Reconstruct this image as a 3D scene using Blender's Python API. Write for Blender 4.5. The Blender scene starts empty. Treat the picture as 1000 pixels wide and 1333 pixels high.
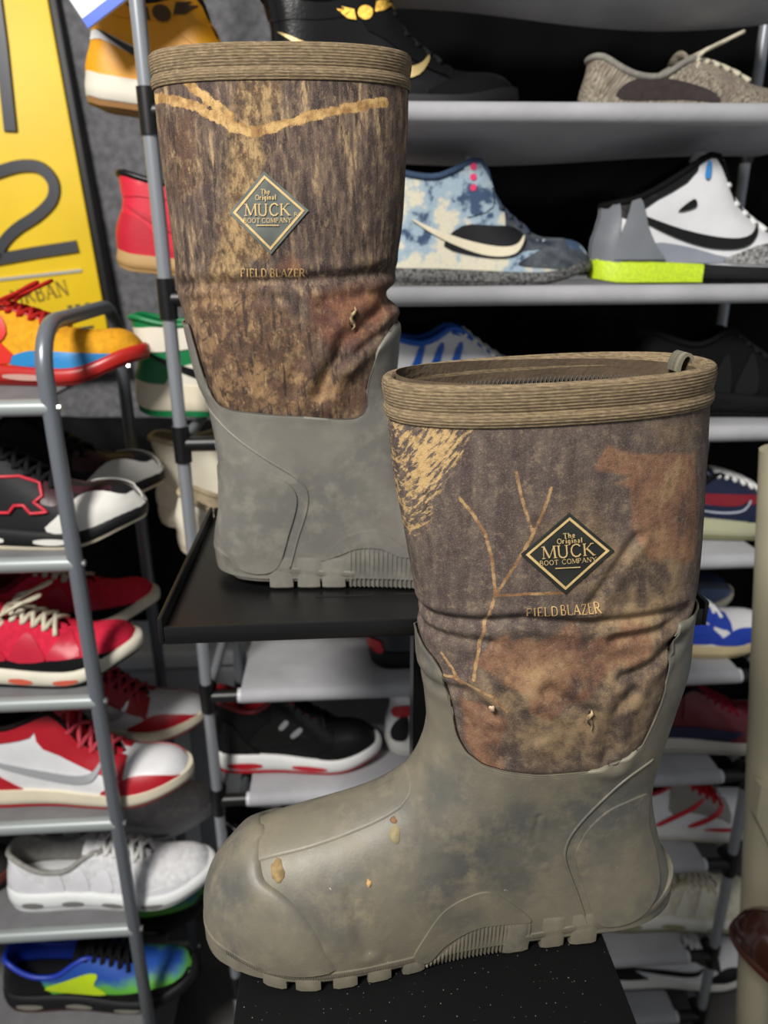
import bpy, bmesh, math, random
import numpy as np
from mathutils import Matrix, Vector
from mathutils.geometry import delaunay_2d_cdt
PI = math.pi
random.seed(7)
scn = bpy.context.scene
COL = scn.collection

# ---------------------------------------------------------------- camera
FPX, PITCH, YAW, ROLL, CZ = 963.0, math.radians(20), math.radians(-3.5), math.radians(.3), 1.42
fw = np.array([-math.sin(YAW)*math.cos(PITCH), math.cos(YAW)*math.cos(PITCH), -math.sin(PITCH)])
_rt = np.array([math.cos(YAW), math.sin(YAW), 0.]); _up = np.cross(_rt, fw)
rt = _rt*math.cos(ROLL) - _up*math.sin(ROLL); up = _up*math.cos(ROLL) + _rt*math.sin(ROLL)
CAM = np.array([0, 0, CZ])
cd = bpy.data.cameras.new('camera'); cam = bpy.data.objects.new('camera', cd); COL.objects.link(cam)
cd.sensor_fit = 'VERTICAL'; cd.sensor_height = 36.0; cd.sensor_width = 27.0
cd.lens = FPX*36.0/1333.0; cd.clip_start = .01
M = Matrix.Identity(4)
for i in range(3):
    M[i][0] = rt[i]; M[i][1] = up[i]; M[i][2] = -fw[i]; M[i][3] = CAM[i]
cam.matrix_world = M
cd.dof.use_dof = True; cd.dof.focus_distance = .47; cd.dof.aperture_fstop = 7.0
scn.camera = cam

def ray(u, v): return fw + rt*(u-500)/FPX - up*(v-666.5)/FPX
def onY(u, v, y): d = ray(u, v); return CAM + d*(y/d[1])
def onZ(u, v, z): d = ray(u, v); return CAM + d*((z-CZ)/d[2])
def onX(u, v, x): d = ray(u, v); return CAM + d*(x/d[0])
def onP(u, v, p0, n): d = ray(u, v); return CAM + d*(np.dot(np.array(p0)-CAM, n)/np.dot(d, n))

# ---------------------------------------------------------------- world, light, exposure
w = bpy.data.worlds.new('world'); scn.world = w; w.use_nodes = True
w.node_tree.nodes['Background'].inputs[0].default_value = (.93, .96, 1, 1)
w.node_tree.nodes['Background'].inputs[1].default_value = .20
def area(name, loc, target, size, power, col):
    l = bpy.data.lights.new(name, 'AREA'); l.shape = 'DISK'; l.size = size; l.energy = power; l.color = col
    o = bpy.data.objects.new(name, l); COL.objects.link(o); o.location = loc
    o.rotation_euler = (Vector(target)-Vector(loc)).to_track_quat('-Z', 'Y').to_euler()
area('ceiling_lamp', (-.75, -.55, 2.55), (.0, .7, .9), .5, 42, (1, .965, .91))
scn.view_settings.view_transform = 'Standard'; scn.view_settings.look = 'None'
scn.view_settings.exposure = 0.48; scn.view_settings.gamma = 1; scn.view_settings.use_curve_mapping = False

# ---------------------------------------------------------------- helpers
def srgb(r, g, b):
    f = lambda c: (c/12.92 if c <= .04045 else ((c+.055)/1.055)**2.4)
    return (f(r/255), f(g/255), f(b/255), 1)
MATS = {}
def mat(name, rgb, rough=.6, metal=0., var=.0, vscale=40, bump=0., bscale=200, rgb2=None, spec=.5, coat=0., stretch=None, trans=0.):
    if name in MATS: return MATS[name]
    m = bpy.data.materials.new(name); m.use_nodes = True; MATS[name] = m
    nt = m.node_tree; b = nt.nodes['Principled BSDF']; L = nt.links.new
    c = srgb(*rgb); b.inputs['Base Color'].default_value = c; b.inputs['Roughness'].default_value = rough
    b.inputs['Metallic'].default_value = metal; b.inputs['Specular IOR Level'].default_value = spec
    b.inputs['Coat Weight'].default_value = coat; b.inputs['Transmission Weight'].default_value = trans
    tc = nt.nodes.new('ShaderNodeTexCoord'); src = tc.outputs['Object']
    if stretch:
        mp = nt.nodes.new('ShaderNodeMapping'); mp.inputs['Scale'].default_value = stretch; L(src, mp.inputs[0]); src = mp.outputs[0]
    if var > 0 or rgb2:
        n = nt.nodes.new('ShaderNodeTexNoise'); n.inputs['Scale'].default_value = vscale; n.inputs['Detail'].default_value = 6
        L(src, n.inputs['Vector'])
        r = nt.nodes.new('ShaderNodeValToRGB'); L(n.outputs[0], r.inputs[0])
        r.color_ramp.elements[0].position = .35; r.color_ramp.elements[1].position = .65
        c2 = srgb(*rgb2) if rgb2 else tuple(min(1, x*(1+var)) for x in c[:3])+(1,)
        c1 = c if rgb2 else tuple(x*(1-var) for x in c[:3])+(1,)
        r.color_ramp.elements[0].color = c1; r.color_ramp.elements[1].color = c2
        L(r.outputs[0], b.inputs['Base Color'])
    if bump > 0:
        n2 = nt.nodes.new('ShaderNodeTexNoise'); n2.inputs['Scale'].default_value = bscale; n2.inputs['Detail'].default_value = 4
        L(src, n2.inputs['Vector'])
        bp = nt.nodes.new('ShaderNodeBump'); bp.inputs['Strength'].default_value = bump; bp.inputs['Distance'].default_value = .002
        L(n2.outputs[0], bp.inputs['Height']); L(bp.outputs[0], b.inputs['Normal'])
    return m

def mk(name, V, Fc, m, parent=None, smooth=True, sharp=None):
    me = bpy.data.meshes.new(name); me.from_pydata([tuple(map(float, v)) for v in V], [], [tuple(map(int, f)) for f in Fc]); me.update()
    if m is not None: me.materials.append(m)
    if smooth: me.polygons.foreach_set('use_smooth', [True]*len(me.polygons))
    if sharp: me.set_sharp_from_angle(angle=math.radians(sharp))
    o = bpy.data.objects.new(name, me); COL.objects.link(o)
    if parent is not None: o.parent = parent
    return o
def thing(name, label, cat, loc=(0, 0, 0), rotz=0, group=None, kind=None):
    o = bpy.data.objects.new(name, None); COL.objects.link(o); o.location = loc; o.rotation_euler = (0, 0, rotz)
    o.empty_display_size = .05
    return tag(o, label, cat, group, kind)
def tag(o, label=None, cat=None, group=None, kind=None):
    if label: o['label'] = label
    if cat: o['category'] = cat
    if group: o['group'] = group
    if kind: o['kind'] = kind
    return o
def box(a, b):
    (x0, y0, z0), (x1, y1, z1) = a, b
    V = [(x0,y0,z0),(x1,y0,z0),(x1,y1,z0),(x0,y1,z0),(x0,y0,z1),(x1,y0,z1),(x1,y1,z1),(x0,y1,z1)]
    return V, [(0,3,2,1),(4,5,6,7),(0,1,5,4),(1,2,6,5),(2,3,7,6),(3,0,4,7)]
def bevel_box(name, a, b, m, parent=None, r=.003, seg=2):
    V, Fc = box(a, b); o = mk(name, V, Fc, m, parent, True)
    bm = bmesh.new(); bm.from_mesh(o.data)
    bmesh.ops.bevel(bm, geom=bm.edges[:], offset=r, segments=seg, affect='EDGES', profile=.5)
    bm.to_mesh(o.data); bm.free()
    o.data.polygons.foreach_set('use_smooth', [True]*len(o.data.polygons)); o.data.set_sharp_from_angle(angle=math.radians(35))
    return o
def tube(pts, r, n=10, closed=False, caps=True, flat=None):
    P = [np.array(p, float) for p in pts]; V = []; Fc = []; k = len(P); nrm = None
    for i in range(k):
        if closed: t = P[(i+1) % k]-P[i-1]
        else: t = P[min(i+1, k-1)]-P[max(i-1, 0)]
        t = t/(np.linalg.norm(t)+1e-12)
        if nrm is None:
            a = np.array([0, 0, 1.]) if abs(t[2]) < .9 else np.array([1., 0, 0]); nrm = np.cross(t, a)
        nrm = nrm - t*np.dot(nrm, t); nrm /= np.linalg.norm(nrm)+1e-12; bn = np.cross(t, nrm)
        rr = r[i] if hasattr(r, '__len__') else r
        for j in range(n):
            a = 2*PI*j/n; V.append(P[i]+nrm*math.cos(a)*rr+bn*math.sin(a)*rr*(flat or 1))
    for i in range(k if closed else k-1):
        for j in range(n):
            a, b = i*n+j, i*n+(j+1) % n; c, d = ((i+1) % k)*n+(j+1) % n, ((i+1) % k)*n+j
            Fc.append((a, b, c, d))
    if caps and not closed:
        Fc.append(tuple(range(n-1, -1, -1))); Fc.append(tuple((k-1)*n+j for j in range(n)))
    return V, Fc
def join(*parts):
    V = []; Fc = []
    for v, f in parts:
        o = len(V); V += list(v); Fc += [tuple(i+o for i in q) for q in f]
    return V, Fc
def crom(pts, k=6, closed=True):
    P = np.array(pts, float); n = len(P); out = []
    rng = range(n) if closed else range(n-1)
    for i in rng:
        if closed: p0, p1, p2, p3 = P[i-1], P[i], P[(i+1) % n], P[(i+2) % n]
        else: p0, p1, p2, p3 = P[max(i-1, 0)], P[i], P[i+1], P[min(i+2, n-1)]
        for j in range(k):
            t = j/k
            out.append(.5*((2*p1)+(-p0+p2)*t+(2*p0-5*p1+4*p2-p3)*t*t+(-p0+3*p1-3*p2+p3)*t**3))
    if not closed: out.append(P[-1])
    return np.array(out)
def resample(poly, step, closed=True):
    out = []; n = len(poly)
    for i in range(n if closed else n-1):
        a = np.array(poly[i], float); b = np.array(poly[(i+1) % n], float); d = np.linalg.norm(b-a); k = max(1, int(math.ceil(d/step)))
        for j in range(k): out.append(a+(b-a)*j/k)
    if not closed: out.append(np.array(poly[-1], float))
    return out
def in_poly(p, poly):
    x, y = p; c = False; n = len(poly); j = n-1
    for i in range(n):
        xi, yi = poly[i]; xj, yj = poly[j]
        if (yi > y) != (yj > y) and x < (xj-xi)*(y-yi)/(yj-yi+1e-15)+xi: c = not c
        j = i
    return c
def cdt(poly, step, asp=1.0):
    """triangulate a 2D outline with interior points; asp scales axis 1 so that cells are square"""
    S = [(p[0], p[1]*asp) for p in poly]
    B = resample(S, step); n = len(B); Bn = np.array(B); SP = np.array(S); SQ = np.roll(SP, 1, 0); P = [Vector((float(p[0]), float(p[1]))) for p in B]
    xs = [p[0] for p in S]; ys = [p[1] for p in S]
    G = [(x, y) for r_, y in enumerate(np.arange(min(ys)+step*.5, max(ys), step)) for x in np.arange(min(xs)+step*(.5 if r_ % 2 else .25), max(xs), step)]
    if G:
        G = np.array(G); gx, gy = G[:, :1], G[:, 1:]
        cr = ((SP[:, 1] > gy) != (SQ[:, 1] > gy)) & (gx < (SQ[:, 0]-SP[:, 0])*(gy-SP[:, 1])/(SQ[:, 1]-SP[:, 1]+1e-15)+SP[:, 0])
        far = ((G[:, None, :]-Bn[None])**2).sum(-1).min(1) > (.45*step)**2
        P += [Vector((float(p[0]), float(p[1]))) for p in G[(cr.sum(1) % 2 == 1) & far]]
    v, e, f, *_ = delaunay_2d_cdt(P, [(i, (i+1) % n) for i in range(n)], [], 1, 1e-7)
    return [(p.x, p.y/asp) for p in v], [tuple(q) for q in f]
def patch(poly, fn, step, off, thick=.0015, asp=1.0):
    """fn(a,b,off)->xyz ; a raised patch with a skirt that drops to the surface"""
    v, f = cdt(poly, step, asp)
    av = np.array([p[0] for p in v]); bv = np.array([p[1] for p in v]); V = list(fn(av, bv, off)); V0 = list(fn(av, bv, off-thick))
    cnt = {}
    for q in f:
        for i in range(3):
            e = (q[i], q[(i+1) % 3]); cnt[e] = 1
    bd = [e for e in cnt if (e[1], e[0]) not in cnt]
    Fc = list(f); idx = {}; VV = list(V)
    for a, b in bd:
        for k in (a, b):
            if k not in idx: idx[k] = len(VV); VV.append(V0[k])
        Fc.append((b, a, idx[a], idx[b]))
    return VV, Fc
def smooth01(t): t = np.clip(t, 0, 1); return t*t*(3-2*t)
def segdist(X, Z, pts):
    d = np.full(X.shape, 9.)
    for (x0, z0), (x1, z1) in zip(pts[:-1], pts[1:]):
        dx, dz = x1-x0, z1-z0; L2 = dx*dx+dz*dz+1e-12
        t = np.clip(((X-x0)*dx+(Z-z0)*dz)/L2, 0, 1); d = np.minimum(d, np.hypot(X-x0-t*dx, Z-z0-t*dz))
    return d
def sdf(X, Z, poly):
    d = segdist(X, Z, list(poly)+[poly[0]]); ins = np.zeros(X.shape, bool); n = len(poly); j = n-1
    for i in range(n):
        xi, zi = poly[i]; xj, zj = poly[j]
        c = ((zi > Z) != (zj > Z)) & (X < (xj-xi)*(Z-zi)/(zj-zi+1e-15)+xi); ins ^= c; j = i
    return np.where(ins, -d, d)
# ---------------------------------------------------------------- lettering: stroked serif capitals
GLY = {
 'M': (1.0, [([(.06,0),(.1,1)],.05),([(.1,1),(.5,.05)],.12),([(.5,.05),(.88,1)],.05),([(.88,1),(.94,0)],.12)], [(.06,0),(.94,0),(.06,1),(.92,1)]),
 'U': (.9, [([(.15,1),(.15,.3),(.22,.1),(.4,.0),(.6,.0),(.76,.1),(.82,.3),(.82,1)],.1)], [(.15,1),(.82,1)]),
 'C': (.85, [([(.9,.82),(.72,.97),(.5,1),(.27,.9),(.12,.68),(.1,.4),(.22,.13),(.46,0),(.7,.03),(.92,.2)],.1)], []),
 'K': (.9, [([(.16,0),(.16,1)],.12),([(.18,.45),(.8,1)],.05),([(.36,.58),(.92,0)],.12)], [(.16,0),(.16,1),(.8,1),(.92,0)]),
 'F': (.7, [([(.18,0),(.18,1)],.13),([(.18,1),(.85,1),(.87,.8)],.07),([(.18,.52),(.65,.52)],.06)], [(.18,0)]),
 'I': (.4, [([(.5,0),(.5,1)],.14)], [(.5,0),(.5,1)]),
 'E': (.7, [([(.18,0),(.18,1)],.13),([(.18,1),(.82,1),(.84,.82)],.07),([(.18,.52),(.65,.52)],.06),([(.18,0),(.86,0),(.9,.2)],.07)], []),
 'L': (.7, [([(.18,0),(.18,1)],.13),([(.18,0),(.86,0),(.9,.2)],.07)], [(.18,1)]),
 'D': (.85, [([(.16,0),(.16,1)],.13),([(.16,1),(.5,1),(.78,.86),(.88,.5),(.78,.14),(.5,0),(.16,0)],.09)], []),
 'B': (.75, [([(.16,0),(.16,1)],.13),([(.16,1),(.55,1),(.74,.87),(.72,.65),(.55,.53),(.2,.53)],.09),([(.55,.53),(.8,.42),(.85,.22),(.7,.03),(.5,0),(.16,0)],.1)], []),
 'A': (.85, [([(.04,0),(.48,1)],.06),([(.48,1),(.9,0)],.13),([(.22,.33),(.72,.33)],.06)], [(.04,0),(.9,0)]),
 'Z': (.8, [([(.1,.82),(.12,1),(.85,1)],.07),([(.85,1),(.08,0)],.12),([(.08,0),(.86,0),(.9,.2)],.07)], []),
 'R': (.85, [([(.16,0),(.16,1)],.13),([(.16,1),(.55,1),(.76,.87),(.74,.62),(.55,.5),(.2,.5)],.09),([(.45,.5),(.92,0)],.12)], [(.16,0)]),
 'O': (.95, [([(.5,1),(.76,.9),(.9,.62),(.9,.38),(.76,.1),(.5,0),(.24,.1),(.1,.38),(.1,.62),(.24,.9),(.5,1)],.1)], []),
 'T': (.8, [([(.5,0),(.5,1)],.13),([(.06,.8),(.08,1),(.92,1),(.94,.8)],.07)], [(.5,0)]),
 'P': (.75, [([(.16,0),(.16,1)],.13),([(.16,1),(.55,1),(.78,.86),(.78,.62),(.55,.48),(.2,.48)],.09)], [(.16,0)]),
 'N': (.9, [([(.12,0),(.12,1)],.06),([(.12,1),(.86,.02)],.13),([(.86,0),(.86,1)],.06)], [(.12,0),(.86,1),(.1,1)]),
 'Y': (.85, [([(.06,1),(.48,.5)],.13),([(.92,1),(.48,.5)],.06),([(.48,.5),(.48,0)],.12)], [(.48,0),(.06,1),(.92,1)]),
 'h': (.62, [([(.18,0),(.18,1)],.13),([(.18,.5),(.45,.64),(.68,.55),(.74,.35),(.74,0)],.12)], []),
 'e': (.6, [([(.16,.34),(.78,.34),(.72,.56),(.5,.66),(.25,.57),(.14,.33),(.25,.08),(.5,0),(.78,.1)],.11)], []),
 'r': (.5, [([(.2,0),(.2,.65)],.14),([(.2,.42),(.5,.64),(.74,.6)],.12)], []),
 'i': (.34, [([(.5,0),(.5,.64)],.16),([(.5,.82),(.5,.96)],.18)], []),
 'g': (.62, [([(.72,.62),(.72,-.15),(.5,-.3),(.2,-.22)],.12),([(.72,.5),(.5,.64),(.25,.56),(.16,.33),(.25,.08),(.5,0),(.72,.12)],.12)], []),
 'n': (.62, [([(.18,0),(.18,.64)],.13),([(.18,.45),(.45,.64),(.68,.55),(.74,.35),(.74,0)],.12)], []),
 'a': (.58, [([(.2,.55),(.45,.65),(.7,.55),(.72,0)],.12),([(.72,.38),(.35,.36),(.18,.2),(.3,.0),(.55,.03),(.72,.16)],.12)], []),
 'l': (.34, [([(.5,0),(.5,1)],.15)], []),
 '2': (.8, [([(.1,.72),(.18,.9),(.4,1),(.66,.97),(.84,.82),(.86,.62),(.7,.42),(.35,.2),(.1,.05),(.08,0),(.9,0)],.13)], []),
 ' ': (.4, [], []),
}
def strokes2d(text, w_total, h, bold=1.0, gap=.1):
    """2D quads for a word, 0..w_total wide, 0..h high"""
    adv = sum(GLY[c][0]+gap for c in text)-gap; sx = w_total/adv; quads = []; x = 0
    for c in text:
        gw, st, ser = GLY[c]
        for pl, wd in st:
            pl = [(x+p[0]*gw, p[1]) for p in pl]; W = wd*.5*bold
            P = [np.array((p[0]*sx, p[1]*h)) for p in pl]; Wm = W*.5*(h+sx)
            nn = []
            for i in range(len(P)):
                t = P[min(i+1, len(P)-1)]-P[max(i-1, 0)]; t /= np.linalg.norm(t)+1e-9; nn.append(np.array((-t[1], t[0])))
            for i in range(len(P)-1):
                quads.append([P[i]+nn[i]*Wm, P[i]-nn[i]*Wm, P[i+1]-nn[i+1]*Wm, P[i+1]+nn[i+1]*Wm])
        for sx_, sz_ in ser:
            a = np.array(((x+sx_*gw)*sx, sz_*h)); hw = .13*sx; ht = .025*h*bold; sg = 1 if sz_ < .5 else -1
            quads.append([a+(-hw, 0), a+(hw, 0), a+(hw, sg*2*ht), a+(-hw, sg*2*ht)])
        x += gw+gap
    return quads

# ---------------------------------------------------------------- node helper
class N:
    def __init__(s, name):
        s.m = bpy.data.materials.new(name); s.m.use_nodes = True; s.t = s.m.node_tree; s.b = s.t.nodes['Principled BSDF']
        s.tc = s.t.nodes.new('ShaderNodeTexCoord')
    def lk(s, a, b): s.t.links.new(a, b)
    def attr(s, n):
        a = s.t.nodes.new('ShaderNodeAttribute'); a.attribute_name = n; return a.outputs['Fac']
    def noise(s, scale, sc3=(1, 1, 1), rot=(0, 0, 0), detail=5, rough=.55, loc=(0, 0, 0)):
        mp = s.t.nodes.new('ShaderNodeMapping'); mp.inputs['Scale'].default_value = sc3; mp.inputs['Rotation'].default_value = rot
        mp.inputs['Location'].default_value = loc
        mp.vector_type = 'TEXTURE'; mp.inputs['Scale'].default_value = tuple(1/c for c in sc3)
        n = s.t.nodes.new('ShaderNodeTexNoise'); n.inputs['Scale'].default_value = scale; n.inputs['Detail'].default_value = detail; n.inputs['Roughness'].default_value = rough
        s.lk(s.tc.outputs['Object'], mp.inputs[0]); s.lk(mp.outputs[0], n.inputs['Vector']); return n.outputs[0]
    def mth(s, op, a, b=None, c=None):
        n = s.t.nodes.new('ShaderNodeMath'); n.operation = op
        for i, v in enumerate((a, b, c)):
            if v is None: continue
            if isinstance(v, (int, float)): n.inputs[i].default_value = v
            else: s.lk(v, n.inputs[i])
        return n.outputs[0]
    def ramp(s, x, a, b):
        """0 below a, 1 above b (b<a inverts)"""
        n = s.t.nodes.new('ShaderNodeMapRange'); n.interpolation_type = 'SMOOTHSTEP' if b > a else 'LINEAR'; s.lk(x, n.inputs[0])
        n.inputs[1].default_value = min(a, b); n.inputs[2].default_value = max(a, b)
        n.inputs[3].default_value = 0 if b > a else 1; n.inputs[4].default_value = 1 if b > a else 0
        return n.outputs[0]
    def mix(s, f, a, b):
        n = s.t.nodes.new('ShaderNodeMix'); n.data_type = 'RGBA'
        if isinstance(f, (int, float)): n.inputs[0].default_value = f
        else: s.lk(f, n.inputs[0])
        for i, v in ((6, a), (7, b)):
            if isinstance(v, tuple): n.inputs[i].default_value = v
            else: s.lk(v, n.inputs[i])
        return n.outputs[2]
    def bump(s, h, st=.4, dist=.001):
        n = s.t.nodes.new('ShaderNodeBump'); n.inputs['Strength'].default_value = st; n.inputs['Distance'].default_value = dist
        s.lk(h, n.inputs['Height']); s.lk(n.outputs[0], s.b.inputs['Normal'])

def camo_front():
    k = N('camo_leaf_print'); fa, fb, fc, fd = (k.attr(a) for a in ('fa', 'fb', 'fc', 'fd'))
    streak = k.noise(1, (150, 150, 16), detail=6); fine = k.noise(1300, detail=2); mid = k.noise(38, detail=7, rough=.65); big = k.noise(16, detail=4)
    c = k.mix(k.ramp(streak, .36, .66), srgb(76, 64, 62), srgb(98, 86, 79))
    c = k.mix(k.mth('MULTIPLY', k.ramp(mid, .5, .75), .7), c, srgb(114, 100, 86))
    # pale dusty bark
    fcn = k.mth('ADD', fc, k.mth('MULTIPLY', k.mth('SUBTRACT', mid, .5), .06))
    dst = k.mix(k.ramp(mid, .38, .62), srgb(80, 66, 58), srgb(158, 132, 98)); c = k.mix(k.mth('MULTIPLY', k.ramp(fcn, .008, -.012), .85), c, dst)
    # leaves
    fbn = k.mth('ADD', fb, k.mth('MULTIPLY', k.mth('SUBTRACT', mid, .5), .011))
    lf = k.mix(k.ramp(big, .35, .65), srgb(114, 78, 62), srgb(146, 108, 80)); lf = k.mix(k.mth('MULTIPLY', k.ramp(mid, .50, .68), .8), lf, srgb(166, 136, 98)); lf = k.mix(k.ramp(mid, .46, .34), lf, srgb(84, 64, 56))
    c = k.mix(k.mth('MULTIPLY', k.ramp(fbn, .0012, -.0012), .92), c, lf)
    # splintered pale wood
    spl = k.noise(1, (120, 120, 520), rot=(0, .95, 0), detail=7, rough=.65)
    fan = k.mth('ADD', k.mth('MULTIPLY', fa, 9), k.mth('ADD', spl, k.mth('MULTIPLY', mid, .35)))
    c = k.mix(k.mth('MULTIPLY', k.ramp(fa, .004, .0), k.ramp(fan, .67, .60)), c, srgb(190, 158, 108))
    # twigs
    fdn = k.mth('ADD', fd, k.mth('MULTIPLY', k.mth('SUBTRACT', k.noise(260), .5), .0012))
    c = k.mix(k.ramp(fdn, .00115, .0007), c, k.mix(k.ramp(k.noise(130), .4, .6), srgb(176, 142, 98), srgb(138, 100, 66)))
    gr = k.noise(150, detail=9, rough=.78); c = k.mix(k.mth('MULTIPLY', k.ramp(gr, .50, .40), .45), c, srgb(58, 47, 44)); c = k.mix(k.mth('MULTIPLY', k.ramp(gr, .53, .62), .35), c, srgb(158, 138, 110))
    # dust and pale flecks
    c = k.mix(k.mth('MULTIPLY', k.ramp(fine, .5, .75), .28), c, srgb(176, 160, 136))
    c = k.mix(k.ramp(k.noise(330, detail=1), .87, .89), c, srgb(205, 195, 180))
    k.lk(c, k.b.inputs['Base Color']); k.b.inputs['Roughness'].default_value = .82; k.b.inputs['Specular IOR Level'].default_value = .3
    k.bump(k.mth('ADD', fine, k.mth('MULTIPLY', mid, 3)), .5, .0007); return k.m
def camo_back():
    k = N('camo_bark_print'); fa, fb, fc, fd = (k.attr(a) for a in ('fa', 'fb', 'fc', 'fd'))
    streak = k.noise(1, (120, 120, 22), detail=9, rough=.70); fine = k.noise(1300, detail=2); mid = k.noise(45, detail=8, rough=.7); big = k.noise(12, detail=3)
    mott = k.noise(1, (150, 150, 70), detail=6, rough=.75); crack = k.noise(1, (210, 210, 34), detail=6, rough=.6, loc=(3, 1, 2))
    c = k.mix(k.ramp(streak, .40, .60), srgb(66, 53, 51), srgb(114, 95, 80))
    c = k.mix(k.mth('MULTIPLY', k.ramp(streak, .55, .62), k.ramp(mid, .42, .55)), c, srgb(164, 138, 102))
    c = k.mix(k.mth('MULTIPLY', k.ramp(crack, .45, .39), .85), c, srgb(46, 36, 36))
    # tan trunk
    fan = k.mth('ADD', fa, k.mth('MULTIPLY', k.mth('SUBTRACT', mid, .5), .05))
    tr = k.mix(k.ramp(mott, .40, .58), srgb(92, 70, 50), srgb(174, 144, 100)); tr = k.mix(k.ramp(mid, .45, .36), tr, srgb(70, 54, 44)); c = k.mix(k.mth('MULTIPLY', k.ramp(fan, .004, -.004), .9), c, tr)
    # golden lower bark
    spl = k.noise(1, (60, 60, 190), rot=(0, -.7, 0), detail=6, rough=.65)
    fbn = k.mth('ADD', fb, k.mth('MULTIPLY', k.mth('SUBTRACT', mid, .5), .07))
    gd = k.mix(k.ramp(mid, .44, .58), srgb(88, 64, 50), srgb(146, 114, 80)); gd = k.mix(k.ramp(spl, .56, .64), gd, srgb(72, 54, 44)); gd = k.mix(k.ramp(mott, .56, .68), gd, srgb(178, 150, 108)); gd = k.mix(k.mth('MULTIPLY', k.ramp(crack, .46, .40), .85), gd, srgb(50, 38, 36))
    c = k.mix(k.mth('MULTIPLY', k.ramp(fbn, .010, -.014), .92), c, gd)
    # reddish leaf
    fcn = k.mth('ADD', fc, k.mth('MULTIPLY', k.mth('SUBTRACT', mid, .5), .03))
    c = k.mix(k.mth('MULTIPLY', k.ramp(fcn, .004, -.006), .75), c, k.mix(k.ramp(mid, .4, .65), srgb(92, 54, 44), srgb(142, 92, 60)))
    fdn = k.mth('ADD', fd, k.mth('MULTIPLY', k.mth('SUBTRACT', k.noise(110, detail=7, rough=.75), .5), .009))
    c = k.mix(k.ramp(fdn, .0036, .0028), c, k.mix(k.ramp(k.noise(90), .4, .6), srgb(196, 160, 104), srgb(150, 112, 66)))
    gr = k.noise(1, (170, 170, 90), detail=9, rough=.78); c = k.mix(k.mth('MULTIPLY', k.ramp(gr, .49, .40), .45), c, srgb(50, 40, 38)); c = k.mix(k.mth('MULTIPLY', k.ramp(gr, .54, .62), .35), c, srgb(166, 142, 106))
    c = k.mix(k.mth('MULTIPLY', k.ramp(fine, .5, .75), .22), c, srgb(176, 160, 136))
    c = k.mix(k.ramp(k.noise(330, detail=1), .87, .89), c, srgb(190, 175, 150))
    k.lk(c, k.b.inputs['Base Color']); k.b.inputs['Roughness'].default_value = .8; k.b.inputs['Specular IOR Level'].default_value = .3
    k.bump(k.mth('ADD', fine, k.mth('MULTIPLY', mid, 3)), .5, .0007); return k.m
def rubber(name, c1, c2, c3, loc):
    k = N(name); big = k.noise(13, detail=5, loc=loc); mid = k.noise(55, detail=8, rough=.65); fine = k.noise(500, detail=2)
    c = k.mix(k.ramp(big, .36, .64), srgb(*c1), srgb(*c2)); c = k.mix(k.mth('MULTIPLY', k.ramp(mid, .44, .70), .7), c, srgb(*c3))
    c = k.mix(k.mth('MULTIPLY', k.ramp(k.noise(24, detail=8, rough=.7, loc=(5, 2, 1)), .60, .72), .5), c, srgb(148, 136, 110))
    c = k.mix(k.ramp(k.noise(170, detail=2), .76, .8), c, srgb(165, 158, 142))
    k.lk(c, k.b.inputs['Base Color']); k.lk(k.mth('ADD', k.mth('MULTIPLY', mid, .35), .30), k.b.inputs['Roughness']); k.b.inputs['Specular IOR Level'].default_value = .42
    k.bump(k.mth('ADD', mid, k.mth('MULTIPLY', fine, .25)), .25, .0012); return k.m

def knit():
    k = N('ribbed_knit_binding'); f = k.noise(300, detail=3); g = k.noise(1, (160, 160, 2200), detail=2)
    c = k.mix(k.ramp(g, .35, .65), srgb(98, 84, 66), srgb(136, 118, 92)); c = k.mix(k.mth('MULTIPLY', k.ramp(f, .5, .7), .35), c, srgb(158, 140, 110))
    k.lk(c, k.b.inputs['Base Color']); k.b.inputs['Roughness'].default_value = .9; k.b.inputs['Specular IOR Level'].default_value = .2; k.bump(g, .5, .0006); return k.m

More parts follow.
